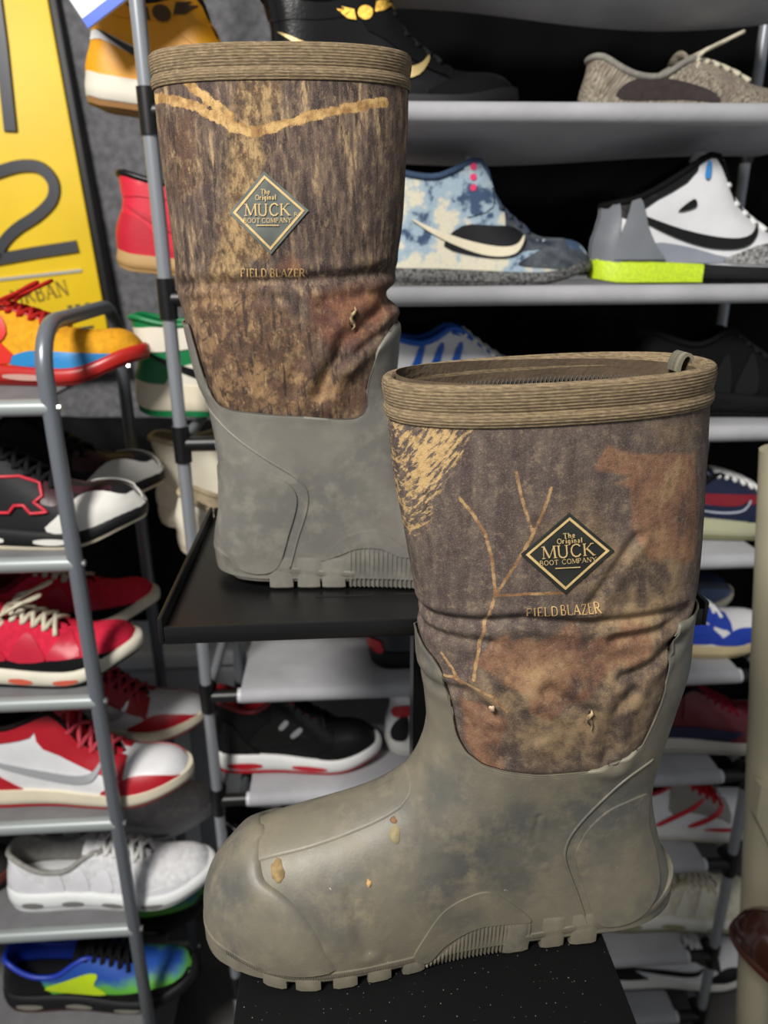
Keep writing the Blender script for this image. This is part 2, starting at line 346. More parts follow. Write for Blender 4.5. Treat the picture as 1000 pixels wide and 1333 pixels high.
# ---------------------------------------------------------------- the rubber boots
def table(pairs, k=8):
    p = crom(sorted(pairs), k, False); z = np.maximum.accumulate(p[:, 0]+np.arange(len(p))*1e-9); return z, p[:, 1]
class Boot:
    def __init__(s, back, front, origin, rotz, side):
        s.bz, s.bx = table(back); s.fz, s.fx = table(front); s.side = side; s.origin = np.array(origin); s.rotz = rotz
        s.ex = np.array([math.cos(rotz), math.sin(rotz), 0]); s.ey = np.array([-math.sin(rotz), math.cos(rotz), 0]); s.cre = []
        toe = max(s.fx); s.toe = toe
        d = toe-.3427
        # vamp ridge height as a function of x
        i = np.argmax(s.fx); o = np.argsort(s.fx[i:]); s.vx, s.vz = s.fx[i:][o], s.fz[i:][o]
        keep = s.vz <= .168; s.vx, s.vz = s.vx[keep], s.vz[keep]
        s.px, s.pw = table([(-.03, .038), (0, .040), (.04, .042), (.10, .042), (.16, .045), (.21, .052), (.25+d, .0555), (.28+d, .0535), (.305+d, .047), (.325+d, .036), (.335+d, .027), (.341+d, .015), (toe+.0005, .0)])
        s.wz, s.ww = table([(0, .043), (.1, .044), (.14, .045), (.18, .048), (.22, .052), (.26, .050), (.30, .053), (.36, .052), (.43, .050)])
    def xb(s, z): return np.interp(z, s.bz, s.bx)
    def xf(s, z): return np.interp(z, s.fz, s.fx)
    def zt(s, x): return np.interp(x, s.vx, s.vz)+np.maximum(0, s.vx[0]-x)*6
    def spring(s, x): return .012*smooth01((x-(s.toe-.085))/.085)**1.6+.009*smooth01((s.xb(.02)+.03-x)/.03)**1.5
    def over(s, X, f, off, side_rows):
        '''grid wrapped over the foot: X (n,m) stations, f (n,m) height fractions of the ridge, side_rows sign per row'''
        zr = s.zt(X); Z = np.maximum(.012, f*zr*.9999); Yv = s.Y(X, Z)*side_rows[:, None]; P = np.stack([X, Yv, Z], -1)
        n = np.cross(np.gradient(P, axis=1), np.gradient(P, axis=0)); n /= np.linalg.norm(n, axis=-1, keepdims=True)+1e-12
        ctr = np.stack([X-.03, 0*X, .4*zr], -1); n *= np.sign(np.sum(n*(P-ctr), -1, keepdims=True)); return P+n*np.asarray(off)[..., None]
    def Y(s, x, z):
        x = np.asarray(x, float); z = np.asarray(z, float); xb = s.xb(z); xf = s.xf(z)
        u = np.clip((x-xb)/(xf-xb), 0, 1); E = (1-np.abs(2*u-1)**2.35)**(1/2.35)
        sh = np.interp(z, s.wz, s.ww)*E
        zt = s.zt(x); sec = np.sqrt(np.clip(1-np.clip((z-.018)/(np.maximum(zt, .02)-.018), 0, 1)**2.3, 0, 1))
        Rb = (1-(1-np.clip((x-xb)/.06, 0, 1))**2.3)**(1/2.3)
        ft = np.interp(x, s.px, s.pw)*Rb*sec
        b = smooth01((z-.10)/.07)
        ft2 = np.minimum(ft, np.interp(z, s.wz, s.ww)*1.3)
        return ft2*(1-b)+sh*b
    def crease(s, x, z, lat):
        o = np.zeros(np.shape(x))
        for pts, dep, wd, ridge in s.cre:
            d = segdist(np.asarray(x, float), np.asarray(z, float), pts); o = o - dep*np.exp(-(d/wd)**2)+ridge*np.exp(-((d-2.0*wd)/(1.3*wd))**2)
        return np.where(lat, o, o*.6)
    def grid(s, C, S, Z, off):
        """C,S = cos/sin of column angle, Z heights (same shape), off: scalar or array -> (..,3)"""
        xb, xf = s.xb(Z), s.xf(Z); X = (xb+xf)/2+(xf-xb)/2*C; Yv = np.sign(S)*s.Y(X, Z)
        P = np.stack([X, Yv, Z], -1)
        dr = np.gradient(P, axis=0); dc = (np.roll(P, -1, 1)-np.roll(P, 1, 1)); n = np.cross(dc, dr); n /= np.linalg.norm(n, axis=-1, keepdims=True)+1e-12
        lat = (Yv*s.side) > 0
        fall = np.clip(np.abs(Yv)/.02, 0, 1)
        o = np.asarray(off)+s.crease(X, Z, lat)*np.where(Z > .1, 1, fall)
        return P+n*o[..., None] if np.ndim(o) else P+n*o
    def fn(s, x, z, off, side=None):
        side = side or s.side; h = 5e-4; x = np.asarray(x, float); z = np.asarray(z, float); y = s.Y(x, z)
        gx = np.clip((s.Y(x+h, z)-s.Y(x-h, z))/(2*h), -3, 3); gz = np.clip((s.Y(x, z+h)-s.Y(x, z-h))/(2*h), -3, 3); l = np.sqrt(1+gx*gx+gz*gz)
        o = off+s.crease(x, z, np.full(x.shape, side == s.side)); return np.stack([x-gx/l*o, side*(y+o/l), z-gz/l*o], -1)
    def loc(s, u, v, y=None):
        """pixel -> (x,z) on the lateral face"""
        y = .046 if y is None else y
        q = onP(u, v, s.origin+s.ey*s.side*y, s.ey)-s.origin
        return float(q@s.ex), float(q[2])
    def loc2(s, u, v):
        # walk along the view ray until it meets the lateral face
        d = ray(u, v); n0 = np.dot(s.origin-CAM, s.ey)*s.side; dn = np.dot(d, s.ey)*s.side
        ys = np.linspace(.08, .0, 81); t = (n0+ys)/dn; Q = CAM+d*t[:, None]-s.origin; X = Q@s.ex; Z = Q[:, 2]
        ok = (Z > 0) & (X > s.xb(Z)) & (X < s.xf(Z)); f = np.where(ok, ys-s.Y(X, np.maximum(Z, 0)), 1.)
        i = np.argmax(f <= 0)
        if f[i] > 0: return s.loc(u, v, .02)
        if i == 0 or not ok[i-1]: return float(X[i]), float(Z[i])
        w_ = f[i-1]/(f[i-1]-f[i]+1e-12); return float(X[i-1]+(X[i]-X[i-1])*w_), float(Z[i-1]+(Z[i]-Z[i-1])*w_)

def gridfaces(R, Cn, wrap=True, flip=False):
    Fc = []
    for r in range(R-1):
        for c in range(Cn if wrap else Cn-1):
            a, b = r*Cn+c, r*Cn+(c+1) % Cn; q = (a, b, b+Cn, a+Cn); Fc.append(q[::-1] if flip else q)
    return Fc
BAND = None
def build_boot(B, name, label, group, camo, rub, tape_gap, panel_px, fields, logo, toecap_px, counter_px, band_px, arch_px, rib_rng, lugs, flecks, tears, tilt, field_txt, lcol):
    root = thing(name, label, 'boot', tuple(B.origin), B.rotz, group)
    sd = B.side
    # ----- rubber top edge
    tab = []
    for u, v in panel_px:
        x, z = B.loc(u, v, .043); xb, xf = float(B.xb(z)), float(B.xf(z)); tab.append((max(-1, min(1, (x-(xb+xf)/2)/((xf-xb)/2))), z))
    tab.sort(); tab = [(-1.0001, tab[0][1])]+tab+[(1.0001, tab[-1][1])]
    tc = np.array([t[0] for t in tab]); tz = np.array([t[1] for t in tab])
    ztop = lambda c: np.interp(c, tc, tz)
    ncol = 420; th = np.linspace(0, 2*PI, ncol, endpoint=False); C = np.cos(th); S = np.sin(th)
    zt = ztop(C); ker = np.ones(5)/5
    zt = np.convolve(np.concatenate([zt[-2:], zt, zt[:2]]), ker, 'valid')
    zf = .125; R = 112; Z = np.concatenate([np.broadcast_to(np.linspace(.010, zf, 80)[:, None], (80, ncol)), zf+(zt[None, :]-zf)*np.linspace(0, 1, 33)[1:, None]])
    off = np.full(Z.shape, .0026); off[-2] = .0024; 
    lipZ = np.concatenate([Z, Z[-1:]+.0012, Z[-1:]+.0010]); off = np.concatenate([off, np.full((1, ncol), .0012), np.full((1, ncol), -.003)])
    P = B.grid(np.broadcast_to(C, lipZ.shape), np.broadcast_to(S, lipZ.shape), lipZ, off)
    mk('rubber_shell', P.reshape(-1, 3), gridfaces(R+2, ncol), rub, root)
    # ----- printed neoprene shaft
    nl, nm = 190, 70
    thl = np.linspace(0, PI, nl, endpoint=False) if sd > 0 else np.linspace(0, PI, nm, endpoint=False)
    thm = np.linspace(PI, 2*PI, nm, endpoint=False) if sd > 0 else np.linspace(PI, 2*PI, nl, endpoint=False)
    th2 = np.concatenate([thl, thm]); C2 = np.cos(th2); S2 = np.sin(th2); R2 = 230
    Zs = np.broadcast_to(np.linspace(.105, .405, R2)[:, None], (R2, len(th2)))
    P = B.grid(np.broadcast_to(C2, Zs.shape), np.broadcast_to(S2, Zs.shape), Zs, np.zeros(Zs.shape))
    zc = P[..., 2]; P[..., 2] = zc+tilt*(P[..., 0]-.1)*smooth01((zc-.33)/.08)
    sh = mk('neoprene_shaft', P.reshape(-1, 3), gridfaces(R2, len(th2)), camo, root)
    X, ZZ = P[..., 0].ravel(), P[..., 2].ravel()
    for an, fld in zip(('fa', 'fb', 'fc', 'fd'), fields):
        d = np.full(X.shape, .09)
        for kind, px in fld:
            q = [B.loc2(*p) for p in px]
            d = np.minimum(d, sdf(X, ZZ, q) if kind == 'p' else segdist(X, ZZ, q))
        at = sh.data.attributes.new(an, 'FLOAT', 'POINT'); at.data.foreach_set('value', d.astype(np.float32))
    # ----- knit binding round the rim
    prof = []
    zb0, zb1 = .3995, .4215
    for i in range(61):
        t = i/60; z = zb0+(zb1-zb0)*t; roll = .0008+.0014*math.sin(PI*min(1, t/.40)) if t < .40 else .0009+.0019*math.sin(PI*(.0+(t-.40)/.60)*.62+.15)
        prof.append((z, roll+.00022*math.sin(t*PI*2*12)))
    prof += [(.4228, .0010), (.4232, -.0012), (.4226, -.0032), (.4200, -.0050), (.4150, -.0056), (.4110, -.0052), (.4090, -.0044)]
    thb = np.linspace(0, 2*PI, 240, endpoint=False); Zb = np.array([p[0] for p in prof]); Ob = np.array([p[1] for p in prof])
    sh2 = (len(prof), 240)
    base = B.grid(np.broadcast_to(np.cos(thb), sh2), np.broadcast_to(np.sin(thb), sh2), np.broadcast_to(np.minimum(Zb, .4199+np.arange(len(Zb))*1e-6)[:, None], sh2), np.zeros(sh2))
    flat = B.grid(np.broadcast_to(np.cos(thb), (3, 240)), np.broadcast_to(np.sin(thb), (3, 240)), np.broadcast_to(np.array([.39, .40, .41])[:, None], (3, 240)), np.zeros((3, 240)))
    nn = np.stack([np.roll(flat[1], -1, 0)-np.roll(flat[1], 1, 0)], 0)[0]; nn = np.stack([nn[:, 1], -nn[:, 0], 0*nn[:, 0]], -1); nn /= np.linalg.norm(nn, axis=1, keepdims=True)
    Pb = base.copy(); Pb[..., 2] = Zb[:, None]; Pb = Pb+nn[None]*Ob[:, None, None]
    zc = Pb[..., 2]; Pb[..., 2] = zc+tilt*(Pb[..., 0]-.1)*smooth01((zc-.33)/.08)
    bd = mk('rim_binding', Pb.reshape(-1, 3), gridfaces(sh2[0], 240), BAND, root)
    # ----- lining and footbed
    Zl = np.concatenate([np.linspace(.421, .06, 40)]); shl = (40, 160); tl = np.linspace(0, 2*PI, 160, endpoint=False)
    Pl = B.grid(np.broadcast_to(np.cos(tl), shl), np.broadcast_to(np.sin(tl), shl), np.broadcast_to(Zl[:, None], shl), np.full(shl, .0055))  # rows run downward: normal flips inward
    Fl = gridfaces(40, 160); Fl.append(tuple(39*160+i for i in range(160)))
    mk('lining', Pl.reshape(-1, 3), Fl, mat('boot_lining', (84, 70, 54), .95, bump=.4, bscale=300, var=.15), root)
    # zigzag stitch on the inside of the binding
    zz = []
    tt = np.linspace(0, 2*PI, 361)
    for i, a in enumerate(tt):
        z = .4085 if i % 2 else .4030
        q = B.grid(np.array([[math.cos(a), math.cos(a+.01), math.cos(a+.02)]]*3), np.array([[math.sin(a), math.sin(a+.01), math.sin(a+.02)]]*3), np.array([[z]*3, [z+.001]*3, [z+.002]*3]), np.zeros((3, 3)))[0, 0]
        c0 = np.array([(B.xb(.4)+B.xf(.4))/2, 0, q[2]]); d = c0-q; d /= np.linalg.norm(d)
        q = q+d*.0070; q[2] += tilt*(q[0]-.1)*.95; zz.append(q)
    mk('zigzag_stitching', *tube(zz, .0008, 5), mat('stitch_grey', (84, 82, 78), .85), bd)
    # pull loop at the heel end
    lp = []
    for i in range(13):
        a = PI*i/12; lp.append((float(B.xb(.42))+.0035+.0095*math.sin(a*.5)**2, -sd*.010, .414+.0105*math.sin(a)+tilt*(-.09)))
    V = []; Fc = []
    for i, p in enumerate(lp):
        q = lp[min(i+1, 12)]; o = lp[max(i-1, 0)]; t = np.array((q[0]-o[0], 0, q[2]-o[2])); t /= np.linalg.norm(t); n_ = np.array((-t[2], 0, t[0]))*.0011
        for dy, s_ in ((-.007, 1), (.007, 1), (.007, -1), (-.007, -1)): V.append(np.array(p)+(0, dy, 0)+n_*s_)
    Fc = gridfaces(13, 4)
    mk('pull_loop', V, Fc, mat('webbing_striped', (70, 70, 64), .9, rgb2=(132, 126, 106), vscale=1, stretch=(1, 600, 1)), root, False)
    # ----- sole slab
    nS = 260; ts = np.linspace(0, 2*PI, nS, endpoint=False); x0, x1 = float(B.xb(.02)), B.toe; xs = (x0+x1)/2+(x1-x0)/2*np.cos(ts)
    ys = np.sign(np.sin(ts))*B.Y(xs, np.full(nS, .02)); pl = np.stack([xs, ys], -1)
    tg = np.roll(pl, -1, 0)-np.roll(pl, 1, 0); nr = np.stack([tg[:, 1], -tg[:, 0]], -1); nr /= np.linalg.norm(nr, axis=1, keepdims=True)
    spring = B.spring
    stop = lambda x: .0175+.0075*smooth01((.11-x)/.08)
    def edge(x, side, o, z):      # point on the sole edge
        x = min(max(x, x0+.002), x1-.002); y = float(B.Y(x, .02)); h = 4e-4; gx = float(B.Y(min(x+h, x1), .02)-B.Y(max(x-h, x0), .02))/(2*h); gx = max(-4, min(4, gx)); l = math.hypot(1, gx)
        return np.array([x-gx/l*o, side*(y+o/l), z+float(spring(x))])
    V = []
    for t, o in ((.0, -.006), (.03, .0005), (.3, .0022), (.72, .0034), (.88, .0033), (.98, .0026), (1, -.002)):
        inarch = smooth01((xs-rib_rng[0]-.004)/.008)*smooth01((rib_rng[1]-.004-xs)/.008)
        q = pl+nr*(o-.004*inarch)[:, None]
        V += [(a, b, .006+(float(stop(a))-.006)*t+float(spring(a))) for a, b in q]
    Fc = gridfaces(7, nS); Fc.append(tuple(range(nS-1, -1, -1)))
    sole = mk('sole', V, Fc, rub, root, sharp=50)
    # fine milled ticks along the welt
    V = []; Fc = []
    for i in range(300):
        t = x0+.012+(x1-x0-.03)*i/299
        if rib_rng[0] < t < rib_rng[1]: continue
        z1 = float(stop(t))
        a = [edge(t+dx, sd, o, z) for z in (z1-.0045, z1-.0010) for dx, o in ((-.0003, .0030), (-.0003, .0037), (.0003, .0037), (.0003, .0030))]
        k = len(V); V += a; Fc += [(k+j, k+(j+1) % 4, k+4+(j+1) % 4, k+4+j) for j in range(4)]
    mk('welt_ticks', V, Fc, rub, sole, False)['kind'] = 'stuff'
    # tread lugs
    for side in (1, -1):
        for xa, xb_, zt_ in lugs:
            n = 5; V = []
            for i in range(n+1):
                x = xa+(xb_-xa)*i/n; pr = .0036 if 0 < i < n else .0026
                for z, o in ((0, -.022), (0, pr-.002), (.002, pr), (zt_-.003, pr), (zt_, .0026), (zt_, -.022)):
                    p = edge(x, side, o, z); V.append(p)
            Fc = [(i*6+j, i*6+(j+1) % 6, (i+1)*6+(j+1) % 6, (i+1)*6+j) for i in range(n) for j in range(6)]+[tuple(range(6)), tuple(n*6+5-j for j in range(6))]
            mk('lug', V, Fc, rub, sole, True, 30)
    # ribbed arch panel
    xa, xb_ = rib_rng[0], rib_rng[1]; nr_ = rib_rng[2]; cols = nr_*4+1
    for side in (1, -1):
        V = []
        for i in range(cols):
            u = i/(cols-1); x = xa+(xb_-xa)*u; zt_ = float(np.interp(u, [p[0] for p in rib_rng[3]], [p[1] for p in rib_rng[3]]))
            pr = .0046+(.0011 if i % 4 in (1, 2) else -.0006)
            for j in range(9):
                t = j/8; z = .0015+(zt_-.0015)*t; o = pr*(1-t**4*.75)
                f = B.fn(x, max(z, .012), 0, side); e = edge(x, side, 0, z); yb = max(abs(f[1]), abs(e[1])*.995)
                V.append((x, side*(yb+o-.004*(1-t)), z+float(spring(x))))
        Fc = gridfaces(cols, 9, False, side > 0)
        mk('arch_ribs', V, Fc, rub, sole, True, 40)
    # ----- moulded overlays
    for pname, px, of in (('arch_overlay', arch_px, .0036), ('heel_counter', counter_px, .0042)):
        q = [B.loc2(*p) for p in px]; q = [tuple(p) for p in crom(q, 5)]
        for side in (sd, -sd): mk(pname, *patch(q, lambda a, b, o: B.fn(a, b, o, side), .006, of, .0016), rub, root, True, 45)
    for ln in band_px:
        q = crom([B.loc2(*p) for p in ln], 6, False); mk('moulded_line', *tube([B.fn(a, b, .0026) for a, b in q], .0011, 6), rub, root)
    # toe cap: wraps over the toe from side to side
    q = crom([B.loc2(*p) for p in toecap_px] if toecap_px else [(x+B.toe-A.toe, z) for x, z in A.cap], 6, False)      # from the top ridge down to the welt
    if toecap_px: B.cap = [B.loc2(*p) for p in toecap_px]
    ridge = lambda x: float(B.zt(x)); nq = len(q); NC = 30
    q = [(p[0], math.asin(min(1, p[1]/ridge(p[0])))) for p in q]; q = [p for p in q if p[1] < 1.5]; q = [(q[0][0]-.001, PI/2)]+q
    q = np.array(resample([(a, b*.05) for a, b in q], .0025, False)); nq = len(q); X0 = q[:, 0]; F0 = np.sin(q[:, 1]/.05); F0[0] = 1
    X0 = np.concatenate([X0[::-1], X0[1:]]); F0 = np.concatenate([F0[::-1], F0[1:]]); sg = np.concatenate([np.full(nq, 1.), np.full(nq-1, -1.)])
    t = np.linspace(0, 1, NC)[None, :]
    X = X0[:, None]+(B.toe-.0012-X0[:, None])*np.sin(t*PI/2); Fr = F0[:, None]+0*t
    off = .0030+.0030*np.exp(-((t-.16)/.16)**2)+0*X; off[:, 0] = -.001; off[:, 1] = .0030
    P = B.over(X, Fr, off, sg); mk('toe_cap', P.reshape(-1, 3), gridfaces(2*nq-1, NC, False, True), rub, root)
    # raised strip along the vamp
    xs_ = B.vx[0]+.012+(X0[nq-1]+.010-B.vx[0]-.012)*np.linspace(0, 1, 40)**1.3; fe = np.interp(np.linspace(0, 1, 40), [0, .05, .15, 1], [.990, .965, .947, .93])
    ph = np.linspace(-1, 1, 31); X = np.broadcast_to(xs_, (31, 40)); fr = np.sin(np.arcsin(fe)[None, :]+(PI/2-np.arcsin(fe))[None, :]*(1-np.abs(ph))[:, None])
    off = np.full((31, 40), .0035); off[0] = .0018; off[-1] = .0018; off[:, 0] = .0010
    P = B.over(X, fr, off, np.where(ph < 0, -1., 1.)); mk('vamp_strip', P.reshape(-1, 3), gridfaces(31, 40, False), rub, root)
    # ----- printed badge and lettering
    dia, words, txt = logo
    q = [B.loc2(*p) for p in dia]
    ctr = np.mean(np.array(dia), 0)
    bdg = mk('badge', *patch(q, lambda a, b, o: B.fn(a, b, o), .005, .0011, .0013), mat('badge_'+name+lcol[0], lcol[1], .55, var=.25, vscale=60), root, True, 50)
    def inset(f): return [tuple(ctr+(np.array(p)-ctr)*f) for p in dia]
    o_, i_ = inset(.90), inset(.82); V = []; Fc = []
    for k in range(4):
        for t in np.linspace(0, 1, 9):
            for ring in (o_, i_):
                p = np.array(ring[k])*(1-t)+np.array(ring[(k+1) % 4])*t; V.append(B.fn(*B.loc2(*p), .0015))
        b = k*18
        for i in range(8): Fc.append((b+2*i, b+2*i+1, b+2*i+3, b+2*i+2))
    gold = mat('badge_gold', (206, 176, 120), .6, var=.12, vscale=150)
    mk('badge_border', V, Fc, gold, bdg, False)
    def word(text, x0p, y0p, x1p, y1p, hp, par, nm, bold=1., mtl=None, gap=.1, lift=.0020):
        W = math.hypot(x1p-x0p, y1p-y0p); dx = np.array(((x1p-x0p)/W, (y1p-y0p)/W)); dn = np.array((dx[1], -dx[0])); V = []; Fc = []
        for qd in strokes2d(text, W, hp, bold, gap):
            k = len(V)
            for a, b in qd:
                p = np.array((x0p, y0p))+dx*a+dn*b; V.append(B.fn(*B.loc2(*p), lift))
            Fc.append((k, k+1, k+2, k+3))
        mk(nm, V, Fc, mtl or gold, par, False)
    for a in words: word(*a[:6], bdg, 'badge_lettering', *(a[6:]))
    for a in txt: word(*a[:6], root, 'lettering', *(a[6:]), mtl=mat('print_gold', (196, 160, 104), .8, var=.3, vscale=120), lift=.0012)
    # ----- mud flecks and torn spots
    for (u, v, ru, rv, colr) in flecks:
        q = [B.loc2(u+ru*math.cos(a)*random.uniform(.6, 1.1), v+rv*math.sin(a)*random.uniform(.6, 1.1)) for a in np.linspace(0, 2*PI, 13)[:-1]]
        mk('mud_fleck', *patch(q, lambda a, b, o: B.fn(a, b, o), .004, .0031, .0008), mat('mud_%d' % colr[0], colr, .95, var=.2, vscale=200), root)
    for (u, v, ru, rv) in tears:
        pts = []
        for k in range(7):
            a = k/6; x, z = B.loc2(u+ru*.5*math.sin(a*9+.7), v+rv*(a-.5)); pts.append(B.fn(x, z, .0012+.0012*math.sin(a*7)))
        mk('torn_fold', *tube(pts, [.0003, .0011, .0015, .0012, .0016, .0010, .0003], 6), mat('torn_cloth', (92, 72, 54), .9, rgb2=(190, 165, 125), vscale=260), root)
        mk('torn_hole', *patch([B.loc2(u+ru*.9*math.cos(a)*(.7+.3*math.sin(3*a)), v+rv*.38*math.sin(a)) for a in np.linspace(0, 2*PI, 11)[:-1]], lambda a, b, o: B.fn(a, b, o), .004, .0003, .0003), mat('torn_dark', (48, 38, 32), .95), root)
    return root
# ---------------------------------------------------------------- room shell
felt = mat('grey_felt_wall', (106, 106, 109), .95, var=.22, vscale=70, bump=.5, bscale=260, spec=.1)
V, Fc = box((-1.6, 1.46, 0), (1.8, 1.54, 2.6)); tag(mk('wall_back', V, Fc, felt, smooth=False), 'grey felt-textured wall behind the shoe racks', None, kind='structure')
V, Fc = box((-1.6, -1.4, -.06), (1.8, 1.54, 0)); tag(mk('floor', V, Fc, mat('grey_floor', (92, 90, 88), .5, var=.12, vscale=12), smooth=False), 'grey floor under the shoe racks', kind='structure')

# ---------------------------------------------------------------- stands under the boots
blk = mat('black_enamel', (13, 13, 14), .34, bump=.05, bscale=90, spec=.5)
def dusty_black():
    k = N('dusty_black_velvet'); n = k.noise(620, detail=0); n2 = k.noise(30, detail=4)
    c = k.mix(k.ramp(n, .815, .84), srgb(5, 5, 6), srgb(110, 108, 104)); c = k.mix(k.mth('MULTIPLY', k.ramp(n2, .5, .8), .15), c, srgb(26, 26, 28))
    k.lk(c, k.b.inputs['Base Color']); k.b.inputs['Roughness'].default_value = .7; k.b.inputs['Specular IOR Level'].default_value = .2; return k.m
PZ, TZ = .926, 1.128
st = thing('display_plinth', 'black dusty pedestal under the toe-left boot', 'pedestal', (.054, .37, 0))
bevel_box('plinth_top', (-.136, -.16, PZ-.018), (.136, .115, PZ), dusty_black(), st, .0025)
bevel_box('plinth_body', (-.120, -.145, 0), (.120, .10, PZ-.018), blk, st, .004)
ty = thing('tray_stand', 'black metal tray stand with raised rim under the toe-right boot', 'stand', (.08, .66, 0))
tx0, tx1, ty0, ty1 = -.145-.08, .300-.08, .538-.66, .80-.66
bevel_box('tray_plate', (tx0, ty0, TZ-.003), (tx1, ty1, TZ), blk, ty, .001, 1)
for nm, a, b in (('tray_rim', (tx0, ty0-.004, TZ-.012), (tx1, ty0, TZ+.004)), ('tray_rim', (tx0-.004, ty0-.004, TZ-.012), (tx0, ty1, TZ+.012)),
                 ('tray_rim', (tx1, ty0-.004, TZ-.012), (tx1+.004, ty1, TZ+.010)), ('tray_rim', (tx0, ty1, TZ-.012), (tx1, ty1+.004, TZ+.010))):
    bevel_box(nm, a, b, blk, ty, .0013)
mk('post', *box((-.018, -.075, .03), (.018, -.045, TZ-.004)), blk, ty, False)
bevel_box('foot_plate', (-.20, -.10, 0), (.20, .16, .03), blk, ty, .006)
mk('slot', *box((-.105, -.074, TZ), (-.055, -.071, TZ+.0004)), mat('slot_black', (3, 3, 3), .9), ty, False)
mk('slot', *box((-.035, -.074, TZ), (-.002, -.071, TZ+.0004)), mat('slot_black', (3, 3, 3), .9), ty, False)
for zz in (TZ-.075, TZ-.2):
    V = [(.0+.004*math.cos(a), -.0752-.0015*k, zz+.004*math.sin(a)) for k in (0, 1) for a in np.linspace(0, 2*PI, 13)[:-1]]
    mk('screw', V, gridfaces(2, 12)+[tuple(range(12, 24))], mat('screw_steel', (150, 150, 150), .35, .9), ty, False)

# ---------------------------------------------------------------- boot, toe left, on the plinth
BAND = knit()
A = Boot(back=[(-.01, -.004), (0, -.010), (.006, -.015), (.015, -.0165), (.03, -.0125), (.06, -.001), (.098, .0095), (.12, .0112), (.147, .0082), (.187, .0026), (.218, -.0014), (.249, -.0005), (.284, -.001), (.334, .0024), (.381, .0068), (.43, .0116)],
         front=[(-.01, .336), (0, .338), (.012, .3405), (.03, .3427), (.043, .3418), (.058, .337), (.072, .328), (.084, .313), (.092, .292), (.098, .266), (.106, .238), (.117, .210), (.132, .190), (.153, .180), (.172, .1764), (.185, .1766), (.2166, .1803), (.229, .1837), (.2525, .1856), (.264, .1842), (.2865, .1895), (.324, .196), (.35, .201), (.389, .2054), (.43, .2065)],
         origin=(.235, .447, PZ+.0006), rotz=PI+.055, side=1)
PX = A.loc2
A.cre = [([PX(u, v) for u, v in p], d, w_, r_) for p, d, w_, r_ in (
    ([(540, 803), (600, 808), (680, 806), (760, 812), (830, 806), (890, 790)], .0022, .0035, .0012),
    ([(545, 822), (600, 832), (640, 838)], .0012, .003, .0007),
    ([(880, 830), (850, 862), (810, 882)], .0022, .004, .0014), ([(886, 800), (850, 822), (800, 832)], .0018, .004, .0014),
    ([(828, 700), (800, 742), (770, 786)], .0012, .0035, .001), ([(560, 880), (610, 900), (640, 930)], .0015, .004, .001),
    ([(715, 900), (770, 930), (800, 990)], .0015, .005, .0015), ([(835, 880), (800, 930), (790, 985)], .0012, .005, .0012), ([(660, 905), (700, 960)], .0010, .005, .001),
    ([(455, 1165), (468, 1210), (478, 1235)], .0014, .004, .0006), ([(395, 1190), (420, 1225)], .0006, .004, .0004), ([(700, 1060), (690, 1100), (705, 1120)], .0006, .002, .0002))]
rubA = rubber('dusty_rubber_olive', (88, 87, 82), (118, 112, 97), (128, 120, 102), (3, 0, 0))
lugsA = []
for a, b in ((344, 374), (386, 418), (434, 465), (479, 509), (525, 553), (655, 688), (705, 734), (743, 776)):
    xa, xb_ = A.loc(b, 1283 if b < 600 else 1226, .055 if b < 600 else .045)[0], A.loc(a, 1283 if b < 600 else 1226, .055 if b < 600 else .045)[0]
    lugsA.append((xa, xb_, .013 if b < 600 else .030))
lugsA += [(.316, .326, .012)]
xa, xb_ = A.loc(690, 1228, .045)[0], A.loc(553, 1262, .052)[0]
RIBA = [((A.loc2(u, v)[0]-xa)/(xb_-xa), A.loc2(u, v)[1]*1.15) for u, v in ((694, 1196), (670, 1191), (645, 1192), (620, 1202), (598, 1217), (575, 1238), (553, 1254))]
